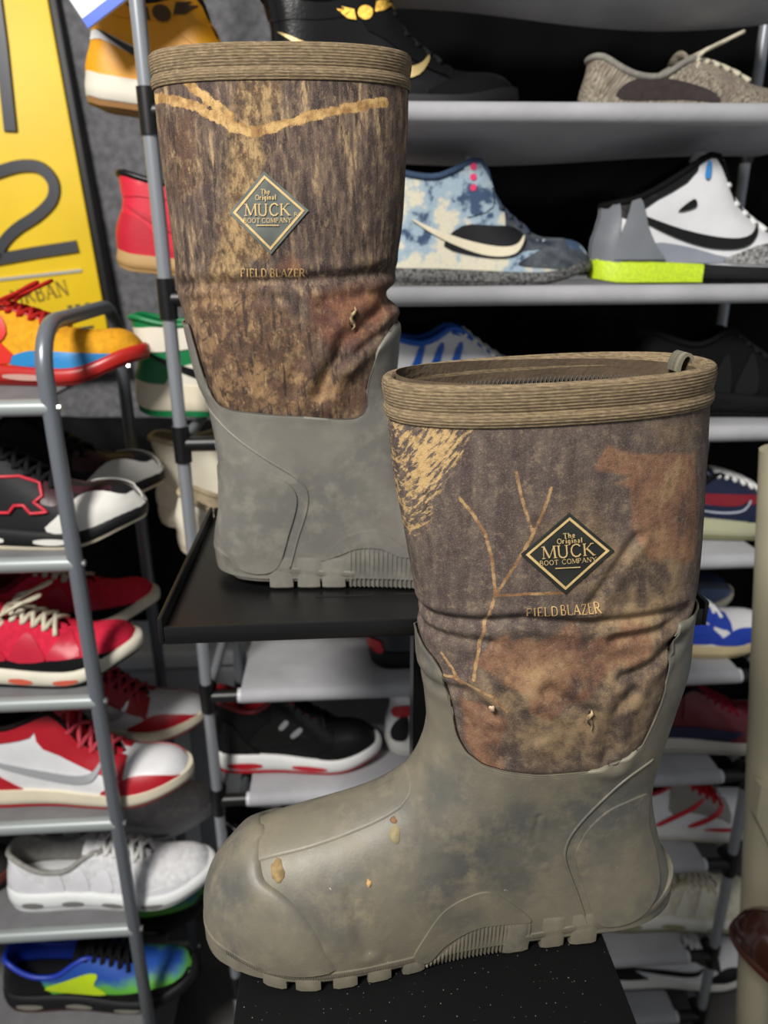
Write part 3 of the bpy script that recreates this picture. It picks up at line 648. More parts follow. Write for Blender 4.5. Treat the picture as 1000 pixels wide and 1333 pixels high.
boot = build_boot(A, 'rubber_boot', 'muddy rubber boot with leaf camouflage shaft, toe left, on black pedestal', 'pair of camouflage rubber boots', camo_front(), rubA, 0,
    panel_px=[(548, 855), (556, 864), (566, 872), (576, 879), (586, 893), (592, 915), (596, 945), (602, 972), (612, 990), (632, 1000), (660, 1003), (700, 1004), (760, 999), (810, 985), (838, 968), (846, 950), (852, 925), (862, 890), (872, 850), (880, 815)],
    fields=([('p', [(508, 548), (618, 550), (600, 590), (575, 620), (560, 660), (545, 700), (530, 690), (515, 630)])],
            [('p', [(773, 612), (780, 593), (790, 578), (813, 587), (849, 593), (880, 590), (906, 587), (906, 728), (888, 735), (871, 726), (849, 730), (835, 713), (824, 691), (823, 660), (820, 634), (796, 630), (820, 622), (804, 615)]),
             ('p', [(614, 863), (636, 841), (650, 827), (663, 821), (667, 836), (685, 828), (703, 836), (734, 819), (747, 810), (760, 843), (778, 828), (804, 824), (813, 797), (831, 792), (846, 814), (849, 841), (835, 867), (804, 865), (782, 885), (760, 912), (734, 920), (716, 940), (692, 927), (685, 903), (663, 894), (645, 878)]), ('p', [(600, 907), (641, 923), (659, 936), (650, 969), (659, 1005), (628, 1001), (606, 965)])],
            [('p', [(690, 700), (760, 640), (800, 700), (905, 700), (890, 790), (870, 870), (840, 965), (770, 1000), (690, 1000), (650, 960), (600, 900), (640, 850), (720, 830), (760, 800)]), ('p', [(850, 550), (905, 545), (900, 590), (860, 580)])],
            [('l', [(598, 648), (615, 668), (632, 695), (641, 730), (645, 775)]), ('l', [(672, 615), (680, 650), (692, 690)]), ('l', [(718, 635), (708, 665), (692, 700), (668, 740), (645, 775), (632, 810), (622, 850), (616, 885)]), ('l', [(645, 775), (690, 773), (735, 772)]),
             ('l', [(575, 850), (590, 872), (600, 890)]), ('l', [(560, 870), (590, 880), (640, 905), (660, 925)])]),
    logo=([(741, 667), (798, 715), (735, 772), (678, 721)],
          [('The', 732, 699.5, 748, 698, 6.5, 1.3), ('Original', 724, 706.5, 757, 704.5, 6.5, 1.3), ('MUCK', 706, 726, 773, 721, 16, 1.1), ('BOOT', 702, 734.6, 726, 733, 6, 1.15), ('COMPANY', 730.5, 732.7, 775, 729.3, 6, 1.15), ('I', 728, 738.5, 748, 737.5, 1.3, 9)],
          [('FIELD', 685, 801, 726, 798.5, 11, 1.2), ('BLAZER', 729, 798, 781, 794.5, 11.5, 1.2)]),
    toecap_px=[(352, 1082), (345, 1100), (346, 1128), (352, 1146), (372, 1160), (392, 1176), (412, 1202), (430, 1232), (446, 1256)],
    counter_px=[(838, 1030), (800, 1045), (770, 1068), (752, 1095), (748, 1115), (758, 1150), (776, 1195), (800, 1200), (834, 1185), (852, 1150), (848, 1110), (838, 1070)],
    band_px=[[(846, 985), (815, 1008), (780, 1040), (748, 1075), (735, 1100), (736, 1122), (750, 1160), (762, 1197)]],
    arch_px=[(537, 1243), (552, 1215), (576, 1183), (605, 1165), (635, 1157), (662, 1170), (690, 1194), (660, 1198), (620, 1204), (580, 1225), (556, 1248)],
    rib_rng=(A.loc(690, 1228, .045)[0], A.loc(553, 1262, .052)[0], 27, RIBA), lugs=lugsA,
    flecks=[(480, 1148, 4, 6, (206, 164, 104)), (515, 1086, 9, 15, (150, 138, 104)), (514, 1068, 5, 5, (128, 98, 70)), (362, 1135, 11, 17, (146, 124, 84)), (641, 918, 4, 6, (200, 170, 140))],
    tears=[(768, 935, 5, 24)], tilt=-.035, field_txt=None, lcol=('a', (38, 40, 36)))

# ---------------------------------------------------------------- boot, toe right, on the tray
Bb = Boot(back=[(-.01, .010), (0, .005), (.006, .001), (.02, -.001), (.0394, -.0003), (.077, .0075), (.114, .0085), (.14, .0062), (.163, .0029), (.183, -.0039), (.229, -.0109), (.26, -.0143), (.308, -.0157), (.359, -.0184), (.3965, -.0185), (.43, -.0171)],
          front=[(-.01, .351), (0, .353), (.012, .3555), (.03, .3577), (.043, .3568), (.058, .352), (.072, .343), (.084, .328), (.092, .307), (.098, .281), (.106, .250), (.117, .220), (.132, .195), (.153, .174), (.174, .1639), (.2075, .1659), (.24, .1646), (.2526, .158), (.2651, .1626), (.3015, .1703), (.348, .1733), (.3867, .175), (.43, .1742)],
          origin=(-.115, .652, TZ+.0008), rotz=math.radians(-3), side=-1)
PX = Bb.loc2
Bb.cre = [([PX(u, v) for u, v in p], d, w_, r_) for p, d, w_, r_ in (
    ([(240, 372), (300, 370), (380, 366), (450, 362), (505, 352)], .0022, .0045, .0014), ([(250, 392), (310, 385), (370, 388)], .0012, .004, .001),
    ([(512, 385), (490, 410), (455, 440), (430, 480), (415, 515)], .0030, .006, .0022), ([(512, 420), (480, 445), (450, 470)], .0018, .004, .0014),
    ([(420, 400), (445, 430), (440, 470)], .0014, .005, .0014), ([(290, 400), (320, 450)], .0008, .005, .0008), ([(360, 420), (390, 470), (380, 510)], .0008, .006, .0009))]
rubB = rubber('dusty_rubber_grey', (104, 102, 97), (122, 119, 111), (132, 128, 117), (0, 4, 0))
lugsB = [(Bb.loc(a, 766, .045)[0], Bb.loc(b, 766, .045)[0], .030) for a, b in ((352, 382), (388, 417), (420, 450))]+[(x+.015, y+.015, z) for x, y, z in lugsA[:5]]
boot2 = build_boot(Bb, 'rubber_boot', 'rubber boot with bark camouflage shaft and grey badge, toe right, on tray', 'pair of camouflage rubber boots', camo_back(), rubB, 0,
    panel_px=[(244, 425), (252, 450), (258, 475), (266, 500), (274, 520), (284, 532), (300, 536), (350, 539), (400, 542), (440, 546), (462, 546), (474, 540), (479, 528), (480, 500), (481, 478), (488, 458), (500, 442), (511, 428)],
    fields=([('p', [(308, 100), (362, 98), (355, 150), (345, 200), (330, 260), (350, 330), (310, 360), (285, 420), (262, 430), (272, 360), (292, 300), (300, 220)])],
            [('p', [(235, 365), (330, 365), (420, 440), (400, 470), (470, 480), (480, 548), (280, 540), (255, 470)]), ('p', [(215, 160), (250, 155), (262, 230), (240, 260), (220, 230)])],
            [('p', [(400, 385), (440, 372), (505, 370), (512, 410), (470, 450), (430, 455), (405, 420)]), ('p', [(360, 350), (380, 330), (400, 340), (395, 362)])],
            [('l', [(204, 128), (230, 132), (255, 137), (278, 152), (305, 165), (330, 172), (365, 163), (410, 150), (455, 141), (500, 133)]), ('l', [(245, 108), (270, 130), (300, 150)])]),
    logo=([(344, 223), (402, 274), (353, 331), (299, 277)],
          [('The', 340, 253, 352, 253, 6.5, 1.3), ('Original', 333, 260.5, 360, 260, 6.5, 1.3), ('MUCK', 320, 281, 378, 280.5, 15.5, 1.1), ('BOOT', 318, 290, 339, 290, 6, 1.15), ('COMPANY', 341.5, 290, 380, 289.5, 6, 1.15), ('I', 340, 294, 358, 294, 1.3, 9), ('R', 383, 281.5, 388, 281.5, 5, 1)],
          [('FIELD', 314, 360, 348, 360, 10.5, 1.2), ('BLAZER', 352, 360, 397, 360, 10.5, 1.2)]),
    toecap_px=[(0, 0)]*0 or None, counter_px=[(290, 600), (330, 610), (370, 625), (385, 640), (386, 660), (376, 695), (363, 735), (340, 745), (310, 735), (292, 700), (290, 660)],
    band_px=[[(258, 515), (300, 560), (345, 595), (385, 620), (400, 640), (399, 665), (388, 700), (378, 738)]],
    arch_px=[(418, 728), (432, 712), (450, 698), (470, 691), (492, 691), (512, 700), (538, 722), (520, 723), (495, 713), (465, 713), (440, 722)],
    rib_rng=(Bb.loc(455, 768, .045)[0], Bb.loc(455, 768, .045)[0]+.105, 26, [(0, .046), (.2, .047), (.4, .045), (.6, .037), (.8, .026), (1, .012)]), lugs=lugsB, flecks=[], tears=[(458, 415, 7, 30)], tilt=.0, field_txt=None, lcol=('b', (92, 98, 92)))
# ---------------------------------------------------------------- sneakers
LIN = lambda pts: (np.array([p[0] for p in pts], float), np.array([p[1] for p in pts], float))
PLAN = table([(0, 0), (.006, .012), (.02, .020), (.05, .0275), (.10, .0315), (.18, .0335), (.3, .0335), (.42, .0355), (.55, .042), (.66, .0465), (.74, .0475), (.82, .045), (.89, .039), (.945, .030), (.98, .0185), (.994, .010), (1, 0)], 4)
SHAPES = {
 'low':  ([(0, .086), (.05, .087), (.12, .076), (.2, .067), (.3, .066), (.38, .080), (.45, .088), (.55, .081), (.64, .071), (.69, .0645), (.72, .08), (1, .08)],
          [(0, .125), (.2, .122), (.34, .112), (.45, .0985), (.55, .0865), (.64, .0745), (.69, .0655), (.76, .0585), (.84, .0535), (.90, .0475), (.95, .039), (.985, .029), (1, .022)]),
 'mid':  ([(0, .112), (.05, .114), (.14, .104), (.24, .098), (.32, .105), (.38, .116), (.44, .112), (.52, .094), (.6, .079), (.69, .066), (.72, .09), (1, .09)],
          [(0, .20), (.2, .19), (.32, .165), (.4, .138), (.46, .120), (.54, .098), (.62, .0805), (.69, .0675), (.76, .0595), (.84, .0545), (.90, .0485), (.95, .040), (.985, .030), (1, .023)]),
 'high': ([(0, .138), (.05, .142), (.14, .136), (.24, .134), (.32, .142), (.40, .152), (.45, .151), (.485, .130), (.53, .102), (.60, .084), (.69, .0665), (.72, .09), (1, .09)],
          [(0, .32), (.2, .31), (.32, .27), (.4, .225), (.45, .192), (.49, .150), (.53, .119), (.6, .0895), (.69, .068), (.76, .0595), (.84, .0545), (.90, .0485), (.95, .040), (.985, .030), (1, .023)]),
 'tilt': ([(0, .092), (.05, .098), (.14, .106), (.24, .122), (.32, .138), (.40, .154), (.45, .151), (.485, .130), (.53, .102), (.60, .084), (.69, .0665), (.72, .09), (1, .09)],
          [(0, .30), (.2, .30), (.32, .27), (.4, .225), (.45, .192), (.49, .150), (.53, .119), (.6, .0895), (.69, .068), (.76, .0595), (.84, .0545), (.90, .0485), (.95, .040), (.985, .030), (1, .023)]),
}
class Shoe:
    def __init__(s, kind, L, hs, sole_h, spring=.016, wide=1.0, puff=1.0):
        c, v = SHAPES[kind]; s.cx, s.cz = table([(a, b*hs) for a, b in c], 3); s.vx, s.vz = table([(a, b*hs*(puff if a > .7 else 1)) for a, b in v], 3)
        s.L = L; s.kind = kind; s.sh = sole_h; s.sp = spring; s.wide = wide*L/.30
    def spring(s, u): return s.sp*smooth01((u-.68)/.32)**1.5+.004*smooth01((.08-u)/.08)
    def hm(s, u): return np.interp(u, [0, .25, .6, 1], [s.sh*1.15, s.sh*1.1, s.sh*.85, s.sh*.72])
    def W(s, u): return np.interp(u, *PLAN)*s.wide
    def Hv(s, u): return np.interp(u, s.vx, s.vz)+s.spring(u)*.8
    def Hc(s, u): return np.minimum(np.interp(u, s.cx, s.cz)+s.spring(u)*.8, s.Hv(u))
    def z0(s, u): return s.spring(u)+s.hm(u)-.004
    def P(s, u, z, side):
        u = np.asarray(u, float); z = np.asarray(z, float); z0 = s.z0(u); ze = np.clip((z-z0)/(s.Hv(u)-z0), 0, 1)
        y = s.W(u)*.96*(1-ze**2.5)**(1/2.0)
        fall = np.clip(1-u, 0, 1)**6
        dx = fall*(.006*smooth01((z-.03)/.06)-.004*np.exp(-((z-.05)/.02)**2)-.010*smooth01((z-.09)/.06)) + .004*np.clip(u-.9, 0, 1)*10*ze*-1
        return np.stack([u*s.L+dx+0*z, side*y, z+0*u], -1)
    def fn(s, u, z, off, side):
        u = np.clip(np.asarray(u, float), .0015, .9985); hv = s.Hv(u); z = np.maximum(np.minimum(np.minimum(np.asarray(z, float), s.Hc(u)-.0008), hv*.999), s.z0(u)); h = .004; hz = .0012
        p = s.P(u, z, side); a = s.P(np.minimum(u+h, 1), z, side)-s.P(np.maximum(u-h, 0), z, side); b = s.P(u, np.minimum(z+hz, hv*.9995), side)-s.P(u, z-hz, side)
        n = np.cross(a, b)*(-side); return p+n/(np.linalg.norm(n, axis=-1, keepdims=True)+1e-12)*off
US = np.unique(np.concatenate([[0, .004, .012, .025, .045, .07], np.linspace(.10, .90, 27), [.925, .95, .97, .984, .994, 1]]))
STD = {
 'toe_guard': [(.62, .026), (.68, .038), (.74, .046), (.82, .047), (.9, .044), (.955, .038), (.999, .03), (.999, .02), (.9, .02), (.75, .022)],
 'toe_guard_low': [(.58, .024), (.70, .032), (.82, .036), (.93, .034), (.999, .030), (.999, .016), (.8, .018)],
 'toe_box': [(.72, .052), (.75, .08), (.9, .08), (.95, .044), (.9, .048), (.82, .0505), (.76, .0495)],
 'heel_panel': [(.001, .025), (.001, .082), (.06, .084), (.13, .074), (.18, .056), (.24, .04), (.27, .025)],
 'heel_low': [(.001, .025), (.001, .078), (.06, .078), (.12, .06), (.2, .042), (.25, .025)],
 'collar_panel': [(.001, .118), (.001, .20), (.2, .2), (.36, .2), (.37, .128), (.25, .112), (.1, .112)],
 'eyestay': [(.37, .112), (.385, .2), (.44, .2), (.52, .2), (.62, .2), (.69, .2), (.725, .055), (.69, .048), (.62, .056), (.54, .071), (.46, .089)],
 'eyestay_low': [(.36, .066), (.39, .2), (.5, .2), (.6, .2), (.69, .2), (.72, .050), (.66, .047), (.58, .054), (.48, .060)],
 'swoosh': [(.04, .098), (.16, .076), (.30, .057), (.42, .0455), (.52, .0425), (.59, .0475), (.625, .062), (.628, .072), (.60, .0615), (.55, .0565), (.46, .0585), (.32, .068), (.16, .084)],
 'swoosh_low': [(.08, .070), (.22, .054), (.34, .0435), (.44, .0385), (.52, .0385), (.58, .043), (.61, .056), (.57, .0495), (.50, .0475), (.40, .0505), (.26, .0575)],
 'ankle_flap': [(.10, .085), (.14, .118), (.25, .116), (.37, .128), (.40, .108), (.33, .09), (.22, .082)],
 'wave': [(.12, .030), (.2, .066), (.26, .066), (.32, .05), (.4, .082), (.45, .082), (.46, .045), (.54, .072), (.58, .070), (.58, .04), (.66, .056), (.70, .05), (.68, .028), (.4, .026)],
}
LETTER_AIR = {
 'A': [(.06, .045), (.14, .094), (.22, .094), (.265, .046), (.215, .046), (.20, .060), (.17, .060), (.13, .045)],
 'I': [(.29, .047), (.345, .098), (.425, .098), (.375, .048)],
 'R': [(.41, .048), (.475, .092), (.56, .090), (.63, .080), (.645, .066), (.615, .060), (.665, .048), (.60, .047), (.575, .057), (.54, .057), (.515, .048)]}
def sneaker(name, label, kind, toe, rotz, cols, parts, L=.30, hs=1.0, sole_h=.026, group=None, laces=True, tongue=None, spring=.016, wide=1.0, puff=1.0, pitch=0., roll=0., chunks=0, bow=False, cat='sneaker', extra=None, mirror=1):
    """toe = world position of the tip of the toe on its shelf; cols = materials"""
    S = Shoe(kind, L, hs, sole_h, spring, wide, puff)
    d = np.array([math.cos(rotz), math.sin(rotz)]); loc = (toe[0]-d[0]*L, toe[1]-d[1]*L, toe[2])
    root = thing(name, label, cat, loc, 0, group); root.rotation_euler = (roll, pitch, rotz)
    g = lambda k, dflt='upper': cols.get(k, cols[dflt])
    # upper
    NR = 10; V = []; Fc = []
    for side in (1, -1):
        o = len(V)
        for u in US:
            hc, hv, z0 = float(S.Hc(u)), float(S.Hv(u)), float(S.z0(u)); zc = min(1., (hc-z0)/(hv-z0)); am = math.asin(zc)
            V += list(S.P(np.full(NR, u), z0+(hv-z0)*np.sin(am*np.arange(NR)/(NR-1)), side))
        Fc += [tuple(o+i for i in f) for f in gridfaces(len(US), NR, False, side < 0)]
    up_ = mk('upper', V, Fc, cols['upper'], root)
    bm = bmesh.new(); bm.from_mesh(up_.data); bmesh.ops.remove_doubles(bm, verts=bm.verts[:], dist=2e-5); bmesh.ops.recalc_face_normals(bm, faces=bm.faces[:]); bm.to_mesh(up_.data); bm.free()
    # lining
    uo = US[US < .68]; V = []; Fc = []
    for side in (1, -1):
        o = len(V)
        for u in uo:
            hc, z0 = float(S.Hc(u)), float(S.z0(u))
            for j in range(6):
                z = z0+.004+(hc-z0-.004)*j/5; p = S.P(u, z, side); c = np.array((S.L*.3, 0, z)); V.append(p+(c-p)/max(np.linalg.norm(c-p), .01)*min(.0035, abs(p[1])*.6+.0015))
        Fc += [tuple(o+i for i in f) for f in gridfaces(len(uo), 6, False, side > 0)]
    n1 = len(uo)
    for i in range(n1-1): a, b = i*6, (i+1)*6; Fc.append((a, b, b+n1*6, a+n1*6))
    mk('lining', V, Fc, g('lining'), root)
    # collar padding
    ring = [S.P(u, float(S.Hc(u)), 1) for u in uo[::-1]]+[S.P(u, float(S.Hc(u)), -1) for u in uo[1:]]
    mk('collar', *tube(ring, [.0018 if (i < 6 or i > len(ring)-7) else .0042 for i in range(len(ring))], 7), g('collar', 'lining'), root)
    # sole
    n = 72; th = np.linspace(0, 2*PI, n, endpoint=False); uu = .5+.5*np.cos(th); pl = np.stack([uu*L, np.sign(np.sin(th))*S.W(uu)], -1)
    tg = np.roll(pl, -1, 0)-np.roll(pl, 1, 0); nr = np.stack([tg[:, 1], -tg[:, 0]], -1); nr /= np.linalg.norm(nr, axis=1, keepdims=True)+1e-9
    def slab(nm, rows, m):
        V = []
        for t, o in rows:
            q = pl+nr*o
            for (a, b), u in zip(q, uu): V.append((a, b, float(S.spring(u))+t*float(S.hm(u))))
        Fc = gridfaces(len(rows), n); Fc += [tuple(range(n-1, -1, -1)), tuple((len(rows)-1)*n+i for i in range(n))]
        return mk(nm, V, Fc, m, root, True, 50)
    bulge = .0065 if chunks else .0035
    slab('outsole', [(0, -.002), (.02, bulge-.0035), (.18, bulge-.002), (.2, bulge-.004)], g('outsole', 'midsole'))
    ms = slab('midsole', [(.2, bulge-.003), (.26, bulge-.001), (.55, bulge), (.85, bulge-.001), (1.0, .0022), (1.03, -.003)], cols['midsole'])
    if chunks:      # visible air windows in the midsole
        for side in (1, -1):
            for k in range(chunks):
                u0 = .08+.78*k/chunks; u1 = u0+.42/chunks; V = []; Fc = []
                for i in range(7):
                    u = u0+(u1-u0)*i/6; sy = side*(float(S.W(u))+bulge+.0008); hmid = float(S.spring(u)); hh = float(S.hm(u)); e = math.sin(PI*(i+.35)/6.7)**.5
                    for zz in (.5-.17*e, .5+.17*e): V.append((u*L, sy, hmid+hh*zz))
                mk('air_window', V, gridfaces(7, 2, False, side > 0), g('window', 'midsole'), ms, False)
    # overlays
    for nm, poly, mk_, off in parts:
        if isinstance(poly, str): poly = STD[poly]
        pp = crom([(a*L, b*hs) for a, b in poly], 3) if not nm.startswith('letter') else [(a*L, b*hs) for a, b in poly]
        for side in (1, -1):
            if nm.startswith('letter') and side > 0: continue
            VV, FF = patch([tuple(p) for p in pp], lambda a, b, o: S.fn(a/L, b, o, side), .009, off, .0016)
            if side < 0: FF = [f[::-1] for f in FF]
            mk(nm, VV, FF, cols[mk_], root, True, 50)
    # tongue
    tu = [.70, .64, .58, .52, .47, .43, .40]; V = []
    top = .012
    for k, u in enumerate(tu):
        z = float(S.Hc(min(u, .69)))-.003 if u > .45 else float(S.Hc(.45))-.002+(.45-u)*top/.05
        hw = .010+.016*(k/6); x = u*L-(.0 if u > .45 else (.45-u)*.03)
        for y, dz in ((-hw, -.005), (-hw*.5, 0), (0, .0018), (hw*.5, 0), (hw, -.005)): V.append((x, y, z+dz))
    kf = len(tu)
    V += [(a-.002, b*.96, c-.005) for a, b, c in V[:kf*5]]
    f1 = gridfaces(kf, 5, False); f2 = [tuple(kf*5+i for i in f[::-1]) for f in f1]; e = [(i*5, (i+1)*5, (i+1)*5+kf*5, i*5+kf*5) for i in range(kf-1)]+[(i*5+4, i*5+4+kf*5, (i+1)*5+4+kf*5, (i+1)*5+4) for i in range(kf-1)]+[((kf-1)*5+i, (kf-1)*5+i+1, (kf-1)*5+i+1+kf*5, (kf-1)*5+i+kf*5) for i in range(4)]
    mk('tongue', V, f1+f2+e, tongue or g('tongue'), root)
    # laces
    if laces:
        ls = []; us = np.linspace(.455, .675, 6)
        for i in range(6):
            a = S.P(us[i], float(S.Hc(us[i]))-.005, -1)*(1, 1.04, 1); b = S.P(us[max(0, i-1)], float(S.Hc(us[max(0, i-1)]))-.004, 1)
            for q0, q1 in ((a, b), (a*(1, -1, 1), b*(1, -1, 1))):
                pts = []
                for t in np.linspace(0, 1, 7): p = q0*(1-t)+q1*t; p = p+(0, 0, .007*math.sin(PI*t)+.002); pts.append(p)
                ls.append(tube(pts, .0034, 6))
        if bow:
            c = S.P(.47, float(S.Hc(.47)), 1)*(1, 0, 1)+(0, 0, .008)
            for sy in (1, -1):
                for k_, (lx, lz) in enumerate(((.05, .022), (-.02, -.02))):
                    pts = [c+(lx*math.sin(PI*t)*(1 if k_ == 0 else t), sy*(.03*math.sin(PI*t*.5)+.012*math.sin(2*PI*t)), lz*math.sin(PI*t)) for t in np.linspace(0, 1, 12)]
                    ls.append(tube(pts, .0024, 6))
        mk('laces', *join(*ls), g('laces'), root)
    if extra: extra(S, root, cols)
    return root
def leather(n, rgb, rough=.42, **k): return mat('leather_'+n, rgb, rough, bump=.08, bscale=260, var=.05, vscale=30, **k)
def mesh_cloth(n, rgb, **k): return mat('cloth_'+n, rgb, .85, bump=.45, bscale=520, var=.12, vscale=120, spec=.2, **k)
def foam(n, rgb, rough=.6, **k): return mat('foam_'+n, rgb, rough, var=.05, vscale=20, **k)
white = leather('white', (226, 226, 228)); cream = foam('cream', (222, 212, 188)); black = leather('black', (11, 11, 12), .38, spec=.35); wsole = foam('white', (220, 218, 212))
red = leather('red', (178, 26, 40)); blackcloth = mesh_cloth('black', (10, 10, 11)); lacew = mesh_cloth('lace_white', (226, 226, 224)); laceb = mesh_cloth('lace_black', (22, 22, 24)); darksole = foam('dark', (22, 22, 24), spec=.3)
grey = leather('grey', (134, 136, 142)); navy = leather('navy', (22, 30, 58)); blue = leather('blue', (30, 62, 168)); gold = leather('gold', (184, 160, 108), .35, metal=.35); lacecream = mesh_cloth('lace_cream', (206, 198, 176)); gum = foam('gum', (176, 142, 92))
# ---------------------------------------------------------------- shoe racks
steel = mat('brushed_steel', (150, 154, 160), .3, .35); wtube = mat('white_tube', (205, 206, 210), .4); plast = mat('black_plastic', (14, 14, 15), .4)
SZ = [1.765, 1.56, 1.357, 1.175, .985, .79, .60, .415, .20, .045]      # shelf tube heights
XL, XR, YF, YB = -.205, .652, .95, 1.25
fab = mat('shelf_fabric', (168, 168, 172), .8, var=.10, vscale=14, bump=.25, bscale=60)
rack = thing('shoe_rack', 'tall tubular shoe rack with white tubes, black joints and sagging fabric shelves', 'shoe rack', ((XL+XR)/2, (YF+YB)/2, 0))
rc = np.array(((XL+XR)/2, (YF+YB)/2, 0))
def rtube(name, a, b, r, m, par, n=14): return mk(name, *tube([np.array(a)-rc, np.array(b)-rc], r, n), m, par, True, 40)
for x in (XL, XR):
    for y in (YF, YB):
        lv = [0]+SZ[::-1]+[1.95]
        for a, b in zip(lv[:-1], lv[1:]): rtube('upright_tube', (x, y, a+(.018 if a else 0)), (x, y, b-.018), .0085, steel, rack)
        for z in SZ:
            sx = 1 if x == XL else -1
            V1 = tube([np.array((x, y, z-.024))-rc, np.array((x, y, z+.024))-rc], .0112, 12); V2 = tube([np.array((x, y, z))-rc, np.array((x+sx*.045, y, z))-rc], .0100, 10)
            sy = 1 if y == YF else -1; V3 = tube([np.array((x, y, z))-rc, np.array((x, y+sy*.03, z))-rc], .0098, 10)
            mk('joint', *join(V1, V2, V3), plast, rack, True, 40)
for z in SZ:
    for y in (YF, YB): rtube('shelf_tube', (XL+.045, y, z), (XR-.045, y, z), .0110, wtube, rack)
    for x in (XL, XR): rtube('side_tube', (x, YF+.03, z), (x, YB-.03, z), .0075, steel, rack)
SAG = {1.765: .080, 1.56: .045, 1.357: .034, 1.175: .014}
def sagz(z, x, y):
    v = (y-YF)/(YB-YF); s = SAG.get(z, .008); w_ = .3+.7*min(1, max(0, (x-XL-.05)/.22)) if z > 1.5 else 1
    return z+.0115-s*w_*math.sin(PI*min(1, max(0, v))**(1.15 if z > 1.5 else 1.7))**.8*(1+.15*math.sin(9*x+z*20))
for z in SZ:
    V = []; nx, ny = 40, 18; xs = np.linspace(XL+.050, XR-.050, nx)
    sect = [(YF+.0118*math.cos(a), z+.0118*math.sin(a)) for a in np.linspace(-PI/2, -3*PI/2, 9)]
    for x in xs:
        r_ = [(y_, z_) for y_, z_ in sect]+[(YF+(YB-YF)*j/ny, sagz(z, x, YF+(YB-YF)*j/ny)+.0012) for j in range(1, ny)]+[(YB+.0118*math.cos(a), z+.0118*math.sin(a)) for a in np.linspace(PI/2, -PI/2, 9)]
        r_ += [(YF+(YB-YF)*j/ny, sagz(z, x, YF+(YB-YF)*j/ny)-.0002) for j in range(ny-1, 0, -1)]
        V += [np.array((x, a, b))-rc for a, b in r_]
    k = len(r_); mk('fabric_shelf', V, gridfaces(nx, k), fab, rack, True, 60)
# silver rack on the left: inverted U end frames
LX, LY0, LY1 = -.326, .85, 1.15
LZ = [float(onY(34, 531, LY0)[2]), float(onY(34, 735, LY0)[2]), float(onY(34, 916, LY0)[2]), float(onY(68, 1075, LY0)[2]), float(onY(102, 1213, LY0)[2])]
ltop = float(onY(110, 408, 1.0)[2])
lr = thing('shoe_rack', 'grey steel shoe rack with rounded hoop end frames beside the licence plate sign', 'shoe rack', (LX-.4, 1.0, 0)); lc = np.array((LX-.4, 1.0, 0))
lst = mat('grey_steel', (116, 121, 128), .32, .35)
for x in (LX, LX-.80):
    pts = [(x, LY0, 0), (x, LY0, .5), (x, LY0, ltop-.055)]+[(x, LY0+.055-.055*math.cos(a), ltop-.055+.055*math.sin(a)) for a in np.linspace(.2, PI/2, 6)]+[(x, LY1-.055+.055*math.sin(a), ltop-.055+.055*math.cos(a)) for a in np.linspace(0, PI/2-.2, 6)]+[(x, LY1, ltop-.055), (x, LY1, .5), (x, LY1, 0)]
    mk('end_frame', *tube([np.array(p)-lc for p in pts], .0095, 14), lst, lr)
for i, z in enumerate(LZ+[.235, .06]):
    if z > LZ[-1] or i < 5 or True:
        for y in (LY0, LY1): mk('shelf_rail', *tube([np.array((LX-.80, y, z))-lc, np.array((LX, y, z))-lc], .0100, 12), mat('pale_rail', (150, 156, 156), .4, .2), lr, True, 40)
        bevel_box('shelf_sheet', tuple(np.array((LX-.795, LY0, z+.004))-lc), tuple(np.array((LX-.008, LY1, z+.0088))-lc), mat('grey_sheet', (112, 112, 114), .8, var=.08), lr, .001, 1)
    for y in (LY0, LY1):
        sgn = -1 if y == LY0 else 1
        mk('bolt', *tube([np.array((LX+.0085, y, z))-lc, np.array((LX+.0125, y, z))-lc], .0045, 8), mat('bolt', (190, 190, 190), .25, .9), lr, True, 40)
# black cloth behind the tall rack, pale tote behind both racks
V = []; nx = 60
for k in (0, 1):
    for i in range(nx):
        x = -.02+1.25*i/(nx-1); y = 1.405+.012*math.sin(x*23)+.006*math.sin(x*51); V += [(x, y+.004*k, .03), (x, y+.004*k, 2.3)]
Fc = gridfaces(nx, 2, False)+[tuple(2*nx+i for i in f[::-1]) for f in gridfaces(nx, 2, False)]
tag(mk('backdrop_sheet', V, Fc, mat('black_cloth', (10, 10, 11), .95, spec=.1)), 'black cloth hanging behind the tall shoe rack', 'backdrop')
V = []  # added dark sheet: stands in for the shade on the lower wall
for k in (0, 1):
    for i in range(nx):
        x = -1.2+1.16*i/(nx-1); y = 1.443+.005*math.sin(x*31)+.003*math.sin(x*67); V += [(x, y+.004*k, .03), (x, y+.004*k, 1.10+.006*math.sin(x*9))]
tag(mk('backdrop_sheet', V, Fc, mat('wall_shade_sheet', (22, 22, 24), .95, spec=.1, var=.3, vscale=20)), 'added charcoal sheet standing in for shade low on the wall behind the grey steel rack', 'backdrop')
tb = thing('storage_tote', 'pale grey plastic storage tote standing behind both shoe racks', 'tote', (-.34, 1.348, 0))
totm = mat('tote_grey', (150, 152, 156), .35, var=.06, vscale=6)
bevel_box('tub', (-.19, -.065, 0), (.19, .065, .64), totm, tb, .02, 3); bevel_box('lid', (-.205, -.075, .64), (.205, .075, .675), mat('tote_lid', (205, 207, 210), .35), tb, .012, 3)
for k in range(3): bevel_box('rib', (-.16+.12*k, -.071, .05), (-.10+.12*k, -.062, .58), mat('tote_lid', (205, 207, 210), .35), tb, .004)

